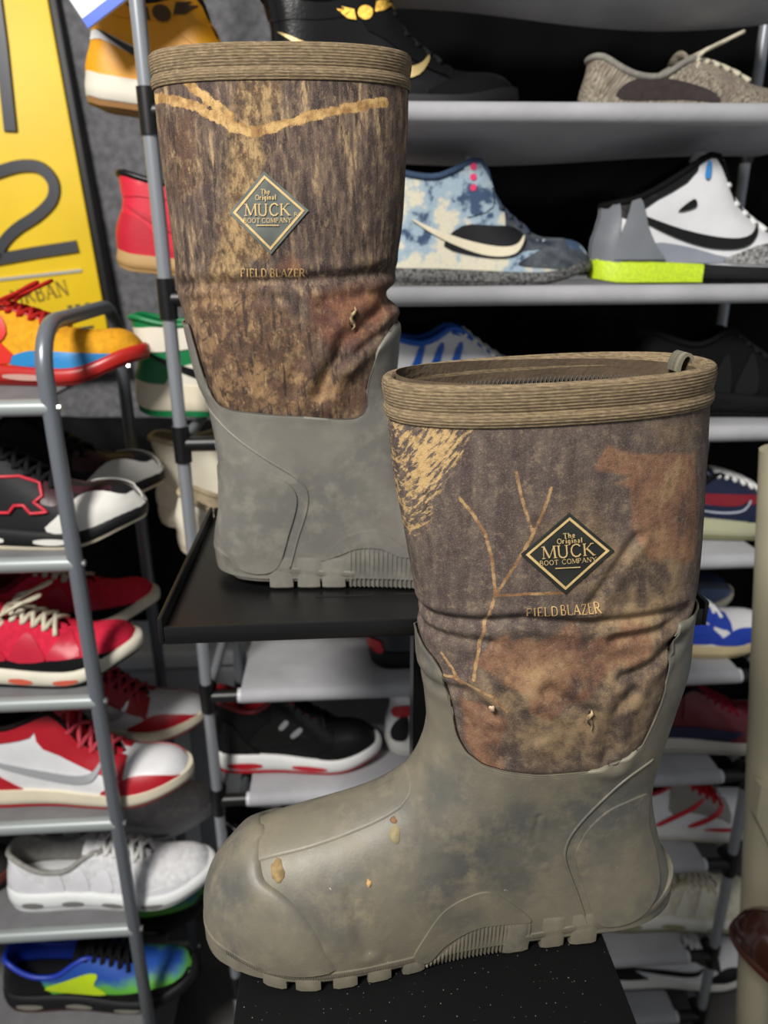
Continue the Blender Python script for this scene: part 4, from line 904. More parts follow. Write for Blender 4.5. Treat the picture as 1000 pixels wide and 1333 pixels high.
# ---------------------------------------------------------------- yellow plate sign and blue-edged placard
sy_ = 1.405
p0 = onY(62, 0, sy_); p1 = onY(143, 440, sy_); uz = p0-p1; ln = np.linalg.norm(uz); uz /= ln; ang = math.atan2(-uz[0], uz[2])   # lean to the left
sg = thing('plate_sign', 'big yellow embossed number plate sign mounted on the grey wall', 'sign', tuple(p1)); sg.rotation_euler = (math.radians(-3), -ang*1.25, 0)
ye = mat('sign_yellow', (238, 200, 12), .5, var=.05, vscale=8)
SW, SH_ = .62, ln+.30
bevel_box('sign_plate', (-SW, -.004, -SH_+ln+.25), (0, .004, ln+.25), ye, sg, .003)
bevel_box('sign_backing', (-SW, .004, -SH_+ln+.245), (.012, .040, ln+.255), mat('sign_black', (16, 16, 17), .5), sg, .004)
emb = mat('emboss_dark', (74, 74, 78), .3, .4); gl = mat('emboss_silver', (208, 204, 190), .25, .5)
def signloc(u, v):
    M_ = sg.matrix_basis.inverted(); nrm = np.array(sg.matrix_basis.to_3x3() @ Vector((0, 1, 0))); q = onP(u, v, np.array(sg.location), nrm); r_ = M_ @ Vector(q); return r_.x, r_.z
def ribbon(pxs, wid, nm, m, depth=.006, closed=False):
    q = [np.array(signloc(*p)) for p in pxs]; V = []; k = len(q)
    for i in range(k):
        t = q[min(i+1, k-1)]-q[max(i-1, 0)]; t /= np.linalg.norm(t); n_ = np.array((-t[1], t[0]))*wid*.5
        for a, y in ((1, -.004), (.8, -.004-depth), (-.8, -.004-depth), (-1, -.004)): V.append((q[i][0]+n_[0]*a, y, q[i][1]+n_[1]*a))
    Fc = gridfaces(k, 4, False)+[(0, 1, 2, 3), tuple((k-1)*4+3-j for j in range(4))]
    return mk(nm, V, Fc, m, sg, True, 40)
c2 = crom([(-52, 262), (-30, 238), (0, 225), (30, 217), (55, 220), (71, 238), (70, 260), (52, 280), (25, 298), (8, 315), (-6, 340)], 6, False)
ribbon([tuple(p) for p in c2], .022, 'numeral', emb); ribbon([(-60, 347), (0, 338), (50, 329), (103, 321)], .022, 'numeral', emb)
ribbon([(-60, 372), (0, 364), (55, 358), (108, 352)], .006, 'emboss_line', gl, .003)
ribbon([(-40, -230), (-12, -60), (4, 60), (16, 172)], .024, 'numeral', emb)
def signword(txt, a, b, h, m, bold=1.2):
    A_, B_ = np.array(signloc(*a)), np.array(signloc(*b)); d_ = B_-A_; W_ = np.linalg.norm(d_); d_ /= W_; n_ = np.array((-d_[1], d_[0])); V = []; Fc = []
    for qd in strokes2d(txt, W_, h, bold, .12):
        k = len(V); V += [(*(A_+d_*p[0]+n_*p[1])[:1], -.0052, (A_+d_*p[0]+n_*p[1])[1]) for p in qd]; Fc.append((k, k+1, k+2, k+3))
    mk('lettering', V, Fc, m, sg, False)
signword('URBAN', (20, 398), (92, 384), .026, mat('emboss_bronze', (120, 100, 40), .35, .3))
for u_ in (92, 102, 115): ribbon([(u_-3, 399.5-(u_-92)*.15), (u_+3, 398.5-(u_-92)*.15)], .004, 'emboss_mark', emb, .002)
ribbon([(88, 430), (104, 428), (123, 425)], .005, 'emboss_line', emb, .002)
pc = onY(116, 38, 1.03); pe = onY(168, -2, 1.03); a_ = math.atan2(pe[2]-pc[2], pe[0]-pc[0])
pk = thing('placard', 'white placard with a blue edge hanging above the orange sneaker', 'sign', tuple(pc)); pk.rotation_euler = (0, -a_, 0)
bevel_box('board', (0, -.003, 0), (.112, .003, .20), mat('placard_white', (226, 228, 230), .4), pk, .001, 1)
for a, b in (((0, -.0042, 0), (.112, -.003, .011)), ((.102, -.0042, .011), (.112, -.003, .20))): mk('blue_edge', *box(a, b), mat('placard_blue', (24, 84, 214), .4), pk, False)
V = tube([(.056, 0, .19), (.056+.6*math.sin(a_), 0, .19+.6*math.cos(a_))], .0012, 6); mk('hanging_cord', *V, mat('cord_white', (200, 200, 200), .8), pk)

# ---------------------------------------------------------------- beige upright and bracket on the right
bg = mat('beige_paint', (170, 163, 138), .45, var=.06, vscale=10)
q1 = onY(992, 585, .78); q2 = onY(960, 1333, .78); dq = (q1-q2)/(q1[2]-q2[2]); base = q2-dq*q2[2]; RP = .024
bs = thing('beige_stand', 'beige painted leaning upright with slanted bracket beside the tall shoe rack', 'stand', (base[0]+RP, .78, 0))
mk('post', *tube([dq*.02, dq*q1[2]], RP, 20), bg, bs, True, 40)
bevel_box('foot', (-.08, -.12, 0), (.10, .12, .02), bg, bs, .006)
zb = float(onY(970, 1000, .78)[2]); xo = float((dq*zb)[0]); V = []
for y in (-.036, -.020): V += [(xo-.026, y, zb), (xo+.06, y, zb-.02), (xo+.06, y, zb-.16), (xo+.02, y, zb-.13), (xo-.024, y, zb-.05)]
mk('bracket', V, [(0, 4, 3, 2, 1), (5, 6, 7, 8, 9)]+[(i, (i+1) % 5, 5+(i+1) % 5, 5+i) for i in range(5)], bg, bs, False)
bz = float(onY(975, 1225, .73)[2])
bevel_box('ledge', (.05, -.26, bz-.014), (.32, -.02, bz-.002), bg, bs, .003)
# ---------------------------------------------------------------- the shoes on the racks
def LT(u, v, y, i): return (float(onY(u, v, y)[0]), y, LZ[i]+.0089)
def lowest(z, x0, x1, y): return max(sagz(z, x, yy) for x in np.linspace(x0, x1, 5) for yy in (y-.052, y-.03, y, y+.03, y+.052))+.0022
def MT(u, v, y, z, L=.30, heel=True, dz=0.):
    x = float(onY(u, v, y)[0]); xt = x+L if heel else x
    return (xt, y, lowest(z, max(XL+.06, xt-L), min(XR-.06, xt), y)+dz)
def emblem(m, u0=.14, z0=.125, sc=1.0, hs=1.0):
    def f(S, root, cols):
        for side in (-1,):
            for k, (a, b) in enumerate(((0, 0), (.030, .004), (-.030, -.004))):
                if k == 0: poly = [(.016*math.cos(t), .008*math.sin(t)) for t in np.linspace(0, 2*PI, 13)[:-1]]
                else:
                    sg_ = 1 if k == 1 else -1; poly = [(sg_*.0, -.004), (sg_*.020, -.002), (sg_*.040, .008), (sg_*.022, .007), (sg_*.030, .011), (sg_*.004, .008)]
                    if sg_ < 0: poly = poly[::-1]
                pp = [((u0+(a*.35+p[0]*.55)*sc/.3)*S.L, (z0+(b+p[1]*.9)*sc)*hs) for p in poly]
                VV, FF = patch(pp, lambda a_, b_, o: S.fn(a_/S.L, b_, o, side), .006, .0035, .0016); mk('emblem', VV, FF, m, root, True, 50)
    return f
J1 = lambda toe, guard, eye, heel, coll, sw: [p for p in (('toe_guard', 'toe_guard', guard, .0018), ('eyestay', 'eyestay', eye, .0020), ('heel_panel', 'heel_panel', heel, .0018), ('collar_panel', 'collar_panel', coll, .0017), ('swoosh', 'swoosh', sw, .0030), ('toe_box', 'toe_box', toe, .0010)) if p[2]]
# ---- left rack, top shelf
sneaker('sneaker', 'red, yellow and blue running sneaker on the top shelf of the grey rack', 'low', LT(190, 470, .98, 0), -.05,
        dict(upper=mesh_cloth('mustard', (214, 152, 34)), midsole=foam('red', (178, 36, 30), .35), lining=red, blue=leather('skyblue', (36, 128, 188)), redp=leather('bright_red', (206, 44, 34)), window=mat('air_clear', (190, 150, 140), .15), laces=mesh_cloth('lace_red', (170, 30, 24)), outsole=foam('redd', (120, 24, 22))),
        [('toe_guard', 'toe_guard_low', 'blue', .0022), ('mud_guard', [(.48, .026), (.58, .040), (.74, .038), (.88, .036), (.999, .034), (.999, .018), (.7, .02)], 'blue', .0014), ('heel_panel', [(.001, .026), (.001, .09), (.14, .072), (.3, .066), (.42, .06), (.50, .026)], 'redp', .002), ('flame', [(.36, .05), (.42, .085), (.47, .08), (.50, .06), (.44, .045)], 'redp', .0028)], L=.31, hs=1.05, chunks=2, spring=.026, bow=True)
# ---- AIR pair
def air(S, root, cols):
    for ch, poly in LETTER_AIR.items():
        pp = [(a*S.L, b) for a, b in poly]
        VV, FF = patch(pp, lambda a, b, o_: S.fn(a/S.L, b, o_, -1), .007, .0022, .0016); pt = mk('letter_'+ch.lower(), VV, [q[::-1] for q in FF], cols['upper'], root, True, 50)
        q = resample(pp, .006); mk('outline', *tube([S.fn(a/S.L, b, .0024, -1) for a, b in q], .0021, 6, closed=True), cols['outline'], pt)
upt = dict(upper=leather('charcoal', (28, 28, 31), .6, spec=.3), midsole=darksole, window=foam('chunk', (218, 216, 210)), wh=foam('chunk', (218, 216, 210)), outline=leather('outline_red', (204, 40, 58)), maroon=leather('maroon', (64, 34, 42)), lining=blackcloth, laces=laceb, outsole=foam('cream', (222, 212, 188)))
for (u, v, y, lb, ex) in ((190, 690, .925, 'black basketball sneaker with red-outlined AIR letters and white toe bumper', air), (212, 640, 1.07, 'black basketball sneaker with maroon toe behind the AIR-lettered one', None)):
    sneaker('sneaker', lb, 'mid', LT(u, v, y, 1), .03, upt, [('toe_bumper', [(.66, .022), (.70, .036), (.78, .052), (.87, .055), (.95, .050), (.999, .050), (.999, .012), (.85, .012)], 'wh', .006), ('toe_box', [(.64, .05), (.67, .09), (.8, .09), (.90, .054), (.78, .050)], 'maroon', .0012)], L=.31, hs=1.15, sole_h=.030, chunks=3, spring=.024, extra=ex)
# ---- pink pair
pk_ = dict(upper=mesh_cloth('pink', (206, 38, 66)), midsole=foam('bone', (214, 208, 190)), window=leather('coral', (206, 92, 70)), blk=black, lining=mesh_cloth('darkred', (120, 20, 38)), laces=lacecream, tongue=mesh_cloth('pink', (206, 38, 66)), outsole=darksole, waves=leather('pinkwave', (190, 30, 56)))
for (u, v, y, lb, bw) in ((180, 828, .92, 'pink running sneaker with loose cream laces, at the front of its shelf', True), (205, 790, 1.06, 'pink running sneaker with black rand, tucked behind its loose-laced mate', False)):
    sneaker('sneaker', lb, 'low', LT(u, v, y, 2), .02, pk_, [('rand', [(.08, .026), (.3, .034), (.5, .036), (.7, .036), (.85, .040), (.95, .042), (.999, .042), (.999, .016), (.5, .02)], 'blk', .0016), ('wave', [(.30, .036), (.36, .066), (.40, .066), (.44, .05), (.46, .036)], 'waves', .0018), ('wave', [(.48, .036), (.54, .066), (.58, .066), (.62, .05), (.63, .036)], 'waves', .0018), ('wave', [(.64, .038), (.70, .060), (.74, .058), (.78, .040)], 'waves', .0018), ('heel_panel', 'heel_low', 'blk', .002)], L=.305, hs=1.08, sole_h=.028, chunks=4, spring=.030, bow=bw)
# ---- red and white high-top pair
rw = dict(upper=white, midsole=cream, red=red, lining=mesh_cloth('lining_black', (26, 16, 18)), silver=mat('swoosh_silver', (214, 216, 220), .2, .5), laces=mesh_cloth('lace_pink', (196, 70, 84)), tongue=red, outsole=red)
for (u, v, y, lb) in ((252, 1020, .915, 'red and white leather high-top with silver swoosh, front one of its pair'), (274, 962, 1.06, 'red and white leather high-top behind its silver-swoosh mate')):
    sneaker('sneaker', lb, 'high', LT(u, v, y, 3), .0, rw, J1(None, 'red', 'red', 'red', 'red', 'silver'), L=.315, hs=.98, sole_h=.028, extra=emblem(rw['silver'], .12, .105, .8))
# ---- white pair and a dark one
wp = dict(upper=mesh_cloth('white_mesh', (222, 222, 224)), midsole=foam('white2', (226, 228, 228)), window=foam('shade', (120, 118, 116)), lining=mesh_cloth('grey_lin', (150, 148, 144)), laces=lacew, ov=leather('white3', (232, 232, 236)), outsole=foam('white2', (226, 228, 228)))
wv = [('wave', [(a, .032), (a+.05, .064), (a+.09, .064), (a+.11, .045), (a+.10, .032)], 'ov', .0018) for a in (.18, .30, .42, .54)]
sneaker('sneaker', 'all-white running sneaker with air windows on the grey rack', 'low', LT(282, 1168, .925, 4), .03, wp, wv+[('toe_guard', 'toe_guard_low', 'ov', .002), ('heel_panel', 'heel_low', 'ov', .002)], L=.305, hs=1.05, sole_h=.030, chunks=4, spring=.022)
wp2 = dict(wp); wp2['upper'] = mesh_cloth('grey_white', (200, 198, 196)); wp2['ov'] = mesh_cloth('fuzzy', (216, 214, 210))
sneaker('sneaker', 'off-white fuzzy sneaker with grey toe vents behind the all-white sneaker', 'low', LT(284, 1085, 1.07, 4), .02, wp2, wv+[('toe_guard', 'toe_guard', 'ov', .002)], L=.305, hs=1.05, chunks=4, spring=.02)
dk = dict(upper=mesh_cloth('dark_olive', (52, 50, 48)), midsole=foam('rust', (96, 40, 34)), ov=leather('rust_red', (150, 50, 34)), lining=blackcloth, laces=laceb)
sneaker('sneaker', 'dark grey sneaker with rusty red sole beside the all-white sneaker', 'low', LT(32, 1180, .95, 4), .05, dk, [('toe_guard', 'toe_guard_low', 'upper', .002), ('swoosh', 'swoosh_low', 'ov', .003)], L=.30)
# ---- neon pair
def ombre():
    k = N('neon_ombre'); sx = k.t.nodes.new('ShaderNodeSeparateXYZ'); k.lk(k.tc.outputs['Object'], sx.inputs[0]); h = k.mth('ADD', sx.outputs[2], k.mth('MULTIPLY', k.mth('SUBTRACT', k.noise(60), .5), .02))
    c = k.mix(k.ramp(h, .045, .062), srgb(98, 178, 62), srgb(30, 80, 170)); k.lk(c, k.b.inputs['Base Color']); k.b.inputs['Roughness'].default_value = .6; return k.m
ne = dict(upper=ombre(), midsole=darksole, window=foam('clear_grey', (130, 128, 118)), neon=leather('neon', (198, 226, 30)), blk=black, lining=leather('royal', (30, 60, 176)), laces=laceb, outsole=foam('maroon', (70, 26, 34)), tongue=blackcloth)
for (u, v, y, lb) in ((256, 1275, .925, 'blue and green fade running sneaker with neon yellow side flash'), (275, 1215, 1.07, 'blue and green fade running sneaker behind its neon-flashed mate')):
    sneaker('sneaker', lb, 'low', (float(onY(u, v, y)[0]), y, .2439), .0, ne, [('rand', [(.05, .026), (.3, .032), (.55, .034), (.75, .038), (.9, .042), (.999, .044), (.999, .016), (.5, .02)], 'blk', .0016), ('side_flash', [(.24, .044), (.34, .056), (.46, .068), (.52, .066), (.5, .05), (.56, .036), (.4, .034)], 'neon', .0024), ('heel_panel', [(.001, .026), (.001, .1), (.1, .09), (.2, .07), (.24, .045), (.26, .026)], 'blk', .002)], L=.305, hs=1.05, sole_h=.030, chunks=3, spring=.02)

# ---- tall rack, heels sticking out on the left
orange = leather('orange', (228, 156, 20)); ob = dict(upper=orange, midsole=foam('aged_white', (216, 210, 194)), blk=leather('graphite', (44, 44, 48)), wht=white, lining=black, laces=mesh_cloth('lace_orange', (214, 140, 24)), outsole=foam('tan', (150, 108, 62)), emb=mat('wing_dark', (70, 48, 16), .6))
sneaker('sneaker', 'orange leather high-top with black swoosh on the tall rack, heel out', 'high', MT(118, 115, 1.15, 1.56, .31, dz=.024), .08, ob, [('trim', [(.001, .090), (.06, .092), (.2, .078), (.36, .066), (.5, .060), (.6, .066), (.58, .056), (.5, .05), (.34, .056), (.2, .068), (.06, .082), (.001, .080)], 'wht', .0015), ('swoosh', [(a, b*.96) for a, b in STD['swoosh']], 'blk', .0032), ('eyestay', 'eyestay', 'upper', .002), ('toe_guard', 'toe_guard', 'upper', .0018), ('collar_panel', 'collar_panel', 'upper', .0018)], L=.31, hs=.93, sole_h=.032, pitch=.12, extra=emblem(ob['emb'], .31, .114, 1.3))
rd = dict(upper=leather('bright_crimson', (206, 34, 56)), midsole=gum, lining=black, laces=laceb, dk=leather('crimson', (186, 26, 46)))
sneaker('sneaker', 'crimson leather sneaker with gum sole, heel out beside the rack upright', 'high', MT(158, 345, 1.09, 1.357, .30, dz=.034), .03, rd, J1(None, 'dk', 'dk', 'dk', 'upper', 'dk'), L=.30, hs=.84, sole_h=.020, pitch=.10)
gr = dict(upper=leather('green', (14, 118, 66)), midsole=cream, wht=leather('cream_white', (226, 220, 204)), blk=black, lining=leather('green', (14, 118, 66)), laces=lacecream, outsole=leather('green', (14, 118, 66)))
sneaker('sneaker', 'green and white leather sneaker with cream sole, heel out beside the upright', 'high', MT(186, 545, 1.07, 1.175, .30, dz=.010), .03, gr, [('mid_panel', [(.16, .03), (.2, .07), (.3, .08), (.45, .08), (.6, .06), (.62, .028)], 'wht', .0014), ('swoosh', 'swoosh', 'blk', .0032), ('collar_panel', [(.001, .098), (.001, .128), (.36, .128), (.4, .112), (.2, .098)], 'wht', .0018), ('toe_guard', 'toe_guard', 'upper', .0018), ('eyestay', 'eyestay', 'upper', .002)], L=.30, hs=.93, sole_h=.040, pitch=.03)
ct = dict(upper=leather('ivory', (228, 222, 202), .55), midsole=cream, orp=leather('amber', (224, 158, 40)), lining=mesh_cloth('beige_lin', (186, 170, 142)), laces=lacecream, wht=white)
for (u, v, y, lb, k_) in ((212, 660, 1.16, 'ivory high-top sneaker with rolled collar, heel out beside the upright', 'high'), (238, 705, 1.03, 'ivory low sneaker with amber side stripe beside the tray', 'low')):
    sneaker('sneaker', lb, k_, MT(u, v, y, .985, .30, dz=.003), .06, ct, [('heel_panel', 'heel_low', 'upper', .002), ('side_stripe', [(.16, .03), (.2, .055), (.34, .05), (.5, .045), (.5, .036), (.3, .03)], 'orp', .002), ('toe_guard', 'toe_guard_low', 'wht', .0018)], L=.30, sole_h=.03, wide=1.05)
# ---- tall rack, upper right
bgd = dict(upper=leather('black_patent', (12, 12, 14), .16), midsole=darksole, lining=blackcloth, blk=leather('black_nubuck', (8, 8, 9), .8, spec=.15), gold=gold, goldm=mat('gold_foil', (206, 164, 70), .28, .8, bump=.6, bscale=500), laces=laceb, outsole=darksole)
sneaker('sneaker', 'black patent high-top with gold swoosh and gold winged emblem', 'high', MT(672, 120, 1.045, 1.56, .31, heel=False, dz=0), .0, bgd, J1(None, 'blk', 'blk', 'blk', 'upper', 'gold'), L=.31, hs=.91, extra=emblem(bgd['goldm'], .385, .108, 1.0, 1.0))
def knitm():
    k = N('striped_knit'); a = k.noise(1, (900, 900, 40), rot=(0, .6, 0), detail=2); b = k.noise(26, detail=4)
    c = k.mix(k.ramp(a, .42, .58), srgb(92, 82, 72), srgb(172, 162, 144)); c = k.mix(k.mth('MULTIPLY', k.ramp(b, .48, .6), .5), c, srgb(112, 98, 90)); k.lk(c, k.b.inputs['Base Color']); k.b.inputs['Roughness'].default_value = .95; k.bump(a, .6, .001); return k.m
kn = dict(upper=knitm(), midsole=foam('bone2', (206, 190, 150)), lining=mesh_cloth('grey_knit', (140, 136, 128)), stripe=mesh_cloth('charcoal_knit', (62, 54, 54)), laces=lacecream)
sneaker('sneaker', 'grey and tan striped knit sneaker with looped cream laces', 'low', MT(757, 120, 1.075, 1.56, .31, dz=.0), .0, kn, [('side_stripe', [(.14, .040), (.14, .055), (.22, .064), (.36, .062), (.5, .05), (.54, .036), (.4, .040)], 'stripe', .0014)], L=.31, hs=1.02, bow=True, sole_h=.022)
def denim():
    k = N('bleached_denim'); a = k.noise(22, detail=5, rough=.6); f = k.noise(600, detail=2)
    c = k.mix(k.ramp(a, .38, .45), srgb(58, 78, 108), srgb(156, 176, 190)); c = k.mix(k.ramp(a, .48, .56), c, srgb(214, 208, 186)); c = k.mix(k.mth('MULTIPLY', k.ramp(f, .5, .7), .2), c, srgb(40, 56, 84)); k.lk(c, k.b.inputs['Base Color']); k.b.inputs['Roughness'].default_value = .9; k.bump(f, .4, .0008); return k.m
dn = denim(); dd = dict(upper=dn, midsole=foam('speckle', (150, 148, 144), rgb2=(40, 40, 42), vscale=420) if False else mat('speckle_sole', (120, 120, 118), .7, rgb2=(26, 26, 28), vscale=260), lining=mesh_cloth('blue_lin', (60, 78, 104)), blk=leather('ink', (12, 13, 17)), swc=leather('swoosh_cream', (222, 212, 186)), dnd=mat('dark_denim', (34, 42, 56), .9, rgb2=(84, 90, 96), vscale=60), laces=mesh_cloth('lace_denim', (58, 66, 80)), pink=mat('pink_eyelet', (220, 60, 110), .5))
def eyelets(S, root, cols):
    for k in range(3):
        p = S.fn(.405, (.146-.0125*k)*.97, .001, -1); V = tube([p, p+np.array((0, -.003, 0))], .0042, 10); mk('eyelet', *V, cols['pink'], root, True, 40)
sneaker('sneaker', 'bleached denim high-top with cream swoosh and pink eyelets', 'high', MT(763, 385, 1.035, 1.357, .28, heel=False, dz=.0), .0, dd, [('swoosh_field', [(.28, .05), (.36, .075), (.5, .075), (.6, .072), (.66, .055), (.6, .036), (.45, .036)], 'blk', .0020), ('swoosh', [(a*.9+.08, b*.86) for a, b in STD['swoosh'] if True], 'swc', .0034), ('toe_guard', 'toe_guard', 'dnd', .0018), ('eyestay', [(.36, .095), (.385, .2), (.43, .2), (.47, .2), (.50, .11), (.48, .095), (.44, .09)], 'upper', .0025), ('vamp', [(.56, .052), (.60, .2), (.69, .2), (.80, .2), (.86, .049), (.76, .047), (.66, .044)], 'dnd', .0012)], L=.28, hs=.97, sole_h=.019, extra=eyelets)
ww = dict(upper=white, midsole=leather('sole_black', (20, 20, 22)), neon=mat('neon_sole', (206, 230, 40), .6, rgb2=(176, 204, 40), vscale=300), outsole=black, lining=blackcloth, gry=leather('cool_grey', (142, 146, 158)), gry2=leather('mid_grey', (118, 122, 128)), blk=leather('true_black', (9, 9, 10)), ele=mat('crackle', (178, 178, 176), .7, rgb2=(70, 70, 72), vscale=260), bl=leather('tab_blue', (60, 140, 210)), laces=lacew, tongue=white)
def wings(S, root, cols):
    us_ = [.42, .36, .28, .2, .12, .07, .04, .02, .008, .001]; q = [(u, -1) for u in us_]+[(u, 1) for u in us_[::-1]]; pl_ = np.array([(u*S.L, sd_*float(S.W(u))) for u, sd_ in q])
    tg_ = np.gradient(pl_, axis=0); nr_ = np.stack([-tg_[:, 1], tg_[:, 0]], -1); nr_ /= np.linalg.norm(nr_, axis=1, keepdims=True); nr_ *= np.sign(np.sum(nr_*(pl_-np.array((.12, 0))), 1, keepdims=True)); V = []
    for (u, sd_), p, n_ in zip(q, pl_, nr_):
        for t_, o_ in ((.03, .001), (.06, .0048), (.9, .0048), (1.02, .0015)): V.append((p[0]+n_[0]*o_, p[1]+n_[1]*o_, float(S.spring(u))+t_*float(S.hm(u))))
    mk('heel_wedge', V, gridfaces(len(q), 4, False), cols['neon'], root, True, 50)
    for side in (-1, 1):
        for dx in (0,):
            VV, FF = patch([((a)*S.L, b) for a, b in [(.06, .03), (.075, .07), (.095, .106), (.115, .112), (.135, .100), (.17, .07), (.22, .045), (.26, .03)]], lambda a, b, o: S.fn(a/S.L, b, o, side), .008, .0065, .004); mk('heel_wing', VV, FF if side > 0 else [q[::-1] for q in FF], cols['gry2'], root, True, 50)
sneaker('sneaker', 'white and grey high-top with black swoosh and neon yellow sole', 'tilt', MT(772, 370, 1.03, 1.357, .32, dz=.0), -.02, ww, [('mid_panel', [(.10, .028), (.2, .05), (.34, .046), (.46, .036), (.56, .026)], 'gry', .0018), ('swoosh', [(a, b*.98) for a, b in STD['swoosh']], 'blk', .0032), ('collar_panel', [(.04, .084), (.04, .2), (.2, .2), (.34, .2), (.355, .136), (.2, .102)], 'blk', .0018), ('toe_guard', [(.50, .026), (.56, .038), (.66, .048), (.8, .046), (.999, .036), (.999, .02), (.7, .022)], 'ele', .0022), ('heel_panel', [(.001, .03), (.001, .105), (.03, .115), (.05, .1), (.07, .06), (.1, .03)], 'gry2', .004), ('tab', [(.385, .128), (.39, .145), (.405, .145), (.405, .128)], 'bl', .004), ('ankle_notch', [(.29, .088), (.35, .103), (.36, .093)], 'blk', .003)], L=.32, hs=1.0, sole_h=.024, extra=wings)
# ---- tall rack, middle shelves
wb = dict(upper=white, midsole=wsole, lining=leather('royal2', (24, 92, 190)), bl=leather('royal2', (24, 92, 190)), laces=lacew, tongue=leather('royal2', (24, 92, 190)))
sneaker('sneaker', 'white sneaker with blue stripes and blue tongue behind the boots', 'mid', MT(478, 490, 1.06, 1.175, .30, dz=0), .0, wb, [('stripe', [(a, .034), (a+.07, .092), (a+.10, .092), (a+.03, .034)], 'bl', .002) for a in (.16, .25, .34)]+[('toe_guard', 'toe_guard_low', 'upper', .002)], L=.30, hs=1.06)
bk = dict(upper=leather('black_suede', (12, 12, 13), .8, spec=.15), midsole=foam('black_sole', (12, 12, 13), spec=.2), lining=blackcloth, ov=leather('black_gloss', (9, 9, 10), .3), laces=laceb)
sneaker('sneaker', 'all-black chunky sneaker on the shelf beside the leaf camouflage boot rim', 'mid', MT(822, 540, 1.03, 1.175, .30, dz=0), -.03, bk, wv+[('toe_guard', 'toe_guard', 'ov', .003), ('heel_panel', 'heel_panel', 'ov', .003)] if False else [('wave', [(a, .034), (a+.05, .080), (a+.08, .080), (a+.10, .034)], 'ov', .003) for a in (.2, .32, .44)]+[('toe_guard', 'toe_guard', 'ov', .003), ('heel_panel', 'heel_panel', 'ov', .003)], L=.30, sole_h=.034, chunks=3)
nv = dict(upper=navy, midsole=foam('sage', (176, 176, 146)), lining=blackcloth, rd=leather('deep_red', (126, 24, 38)), outl=leather('outline_grey', (176, 180, 196)), laces=lacew, tongue=navy, outsole=foam('sage2', (128, 128, 96)))
sneaker('sneaker', 'navy and dark red sneaker with thick white laces and sage sole', 'low', MT(1045, 700, 1.035, .985, .30, heel=False, dz=.0), .0, nv, [('side_panel', [(.2, .05), (.3, .064), (.5, .064), (.66, .06), (.62, .05), (.4, .048)], 'rd', .0014), ('swoosh_outline', 'swoosh_low', 'outl', .0026), ('swoosh', [(a*.90+.045, (b-.05)*.70+.05) for a, b in STD['swoosh_low']], 'upper', .0040), ('toe_guard', 'toe_guard_low', 'upper', .002)], L=.30, hs=1.1, sole_h=.034, bow=False)
bw_ = dict(upper=white, midsole=foam('vintage', (210, 192, 150)), bl=blue, lining=navy, laces=lacew, tongue=white)
sneaker('sneaker', 'royal blue and white leather high-top with vintage cream sole', 'high', MT(990, 855, 1.03, .79, .30, heel=False, dz=0), .04, bw_, J1(None, 'bl', 'bl', 'bl', 'bl', 'bl')+[('quarter', [(.36, .03), (.40, .07), (.52, .07), (.62, .05), (.66, .028)], 'bl', .0015)], L=.30, hs=.95, sole_h=.024)
nb = dict(upper=navy, midsole=cream, bl=leather('steel_blue', (58, 84, 128)), lining=blackcloth, laces=laceb)
sneaker('sneaker', 'navy low sneaker with pale toe rand behind the royal blue high-top', 'low', MT(945, 795, 1.17, .79, .30, heel=False, dz=0), .02, nb, [('toe_guard', 'toe_guard', 'bl', .002), ('swoosh', 'swoosh_low', 'bl', .003)], L=.30)
mr = dict(upper=leather('burgundy', (96, 14, 30)), midsole=foam('off_white', (196, 190, 180)), nvy=navy, lining=blackcloth, laces=mesh_cloth('lace_burgundy', (128, 16, 38)), tongue=leather('burgundy', (96, 14, 30)))
sneaker('sneaker', 'burgundy and navy sneaker with burgundy laces on the tall rack', 'mid', MT(1010, 985, 1.03, .60, .31, heel=False, dz=0), .0, mr, [('side_panel', [(.05, .028), (.2, .05), (.4, .052), (.6, .046), (.8, .034), (.9, .022), (.5, .022)], 'nvy', .002), ('toe_guard', 'toe_guard', 'upper', .0022), ('eyestay', 'eyestay_low', 'upper', .0024)], L=.31, sole_h=.030)
rdw = dict(upper=white, midsole=foam('white_sole3', (222, 220, 216)), rd=leather('signal_red', (196, 24, 38)), gry=leather('stone', (140, 136, 128)), lining=red, laces=mesh_cloth('lace_red2', (176, 22, 32)), tongue=white, outsole=cream)
sneaker('sneaker', 'white leather sneaker with red piping and red laces above the cream ribbed one', 'mid', MT(985, 1105, 1.03, .415, .31, heel=False, dz=0), .0, rdw, [('eyestay', 'eyestay_low', 'gry', .0018), ('piping', [(.30, .036), (.42, .060), (.52, .078), (.56, .078), (.44, .054), (.33, .034)], 'rd', .003), ('piping', [(.48, .034), (.58, .052), (.66, .064), (.68, .06), (.6, .046), (.51, .032)], 'rd', .003), ('side_bar', [(.55, .024), (.62, .030), (.80, .030), (.80, .026), (.62, .023)], 'rd', .003)], L=.31, sole_h=.03)
cr = dict(upper=mesh_cloth('ivory_knit', (216, 210, 190)), midsole=foam('white_sole4', (214, 212, 204)), ov=leather('ivory2', (226, 222, 206)), lining=mesh_cloth('beige_lin', (186, 170, 142)), laces=lacecream, window=mat('olive_clear', (150, 146, 110), .2), outsole=foam('olive', (128, 124, 92)))
sneaker('sneaker', 'cream knit sneaker with ribbed waves on the tall rack', 'low', MT(972, 1235, 1.03, .20, .31, heel=False, dz=0), .0, cr, [('wave', [(a, .034), (a+.02, .060), (a+.05, .078), (a+.07, .060), (a+.065, .034)], 'ov', .0035) for a in (.2, .31, .42, .53, .64)], L=.31, hs=1.15, sole_h=.034, chunks=3)
pd = dict(upper=white, midsole=wsole, blk=black, lining=blackcloth, laces=lacew, tongue=white, outsole=black)
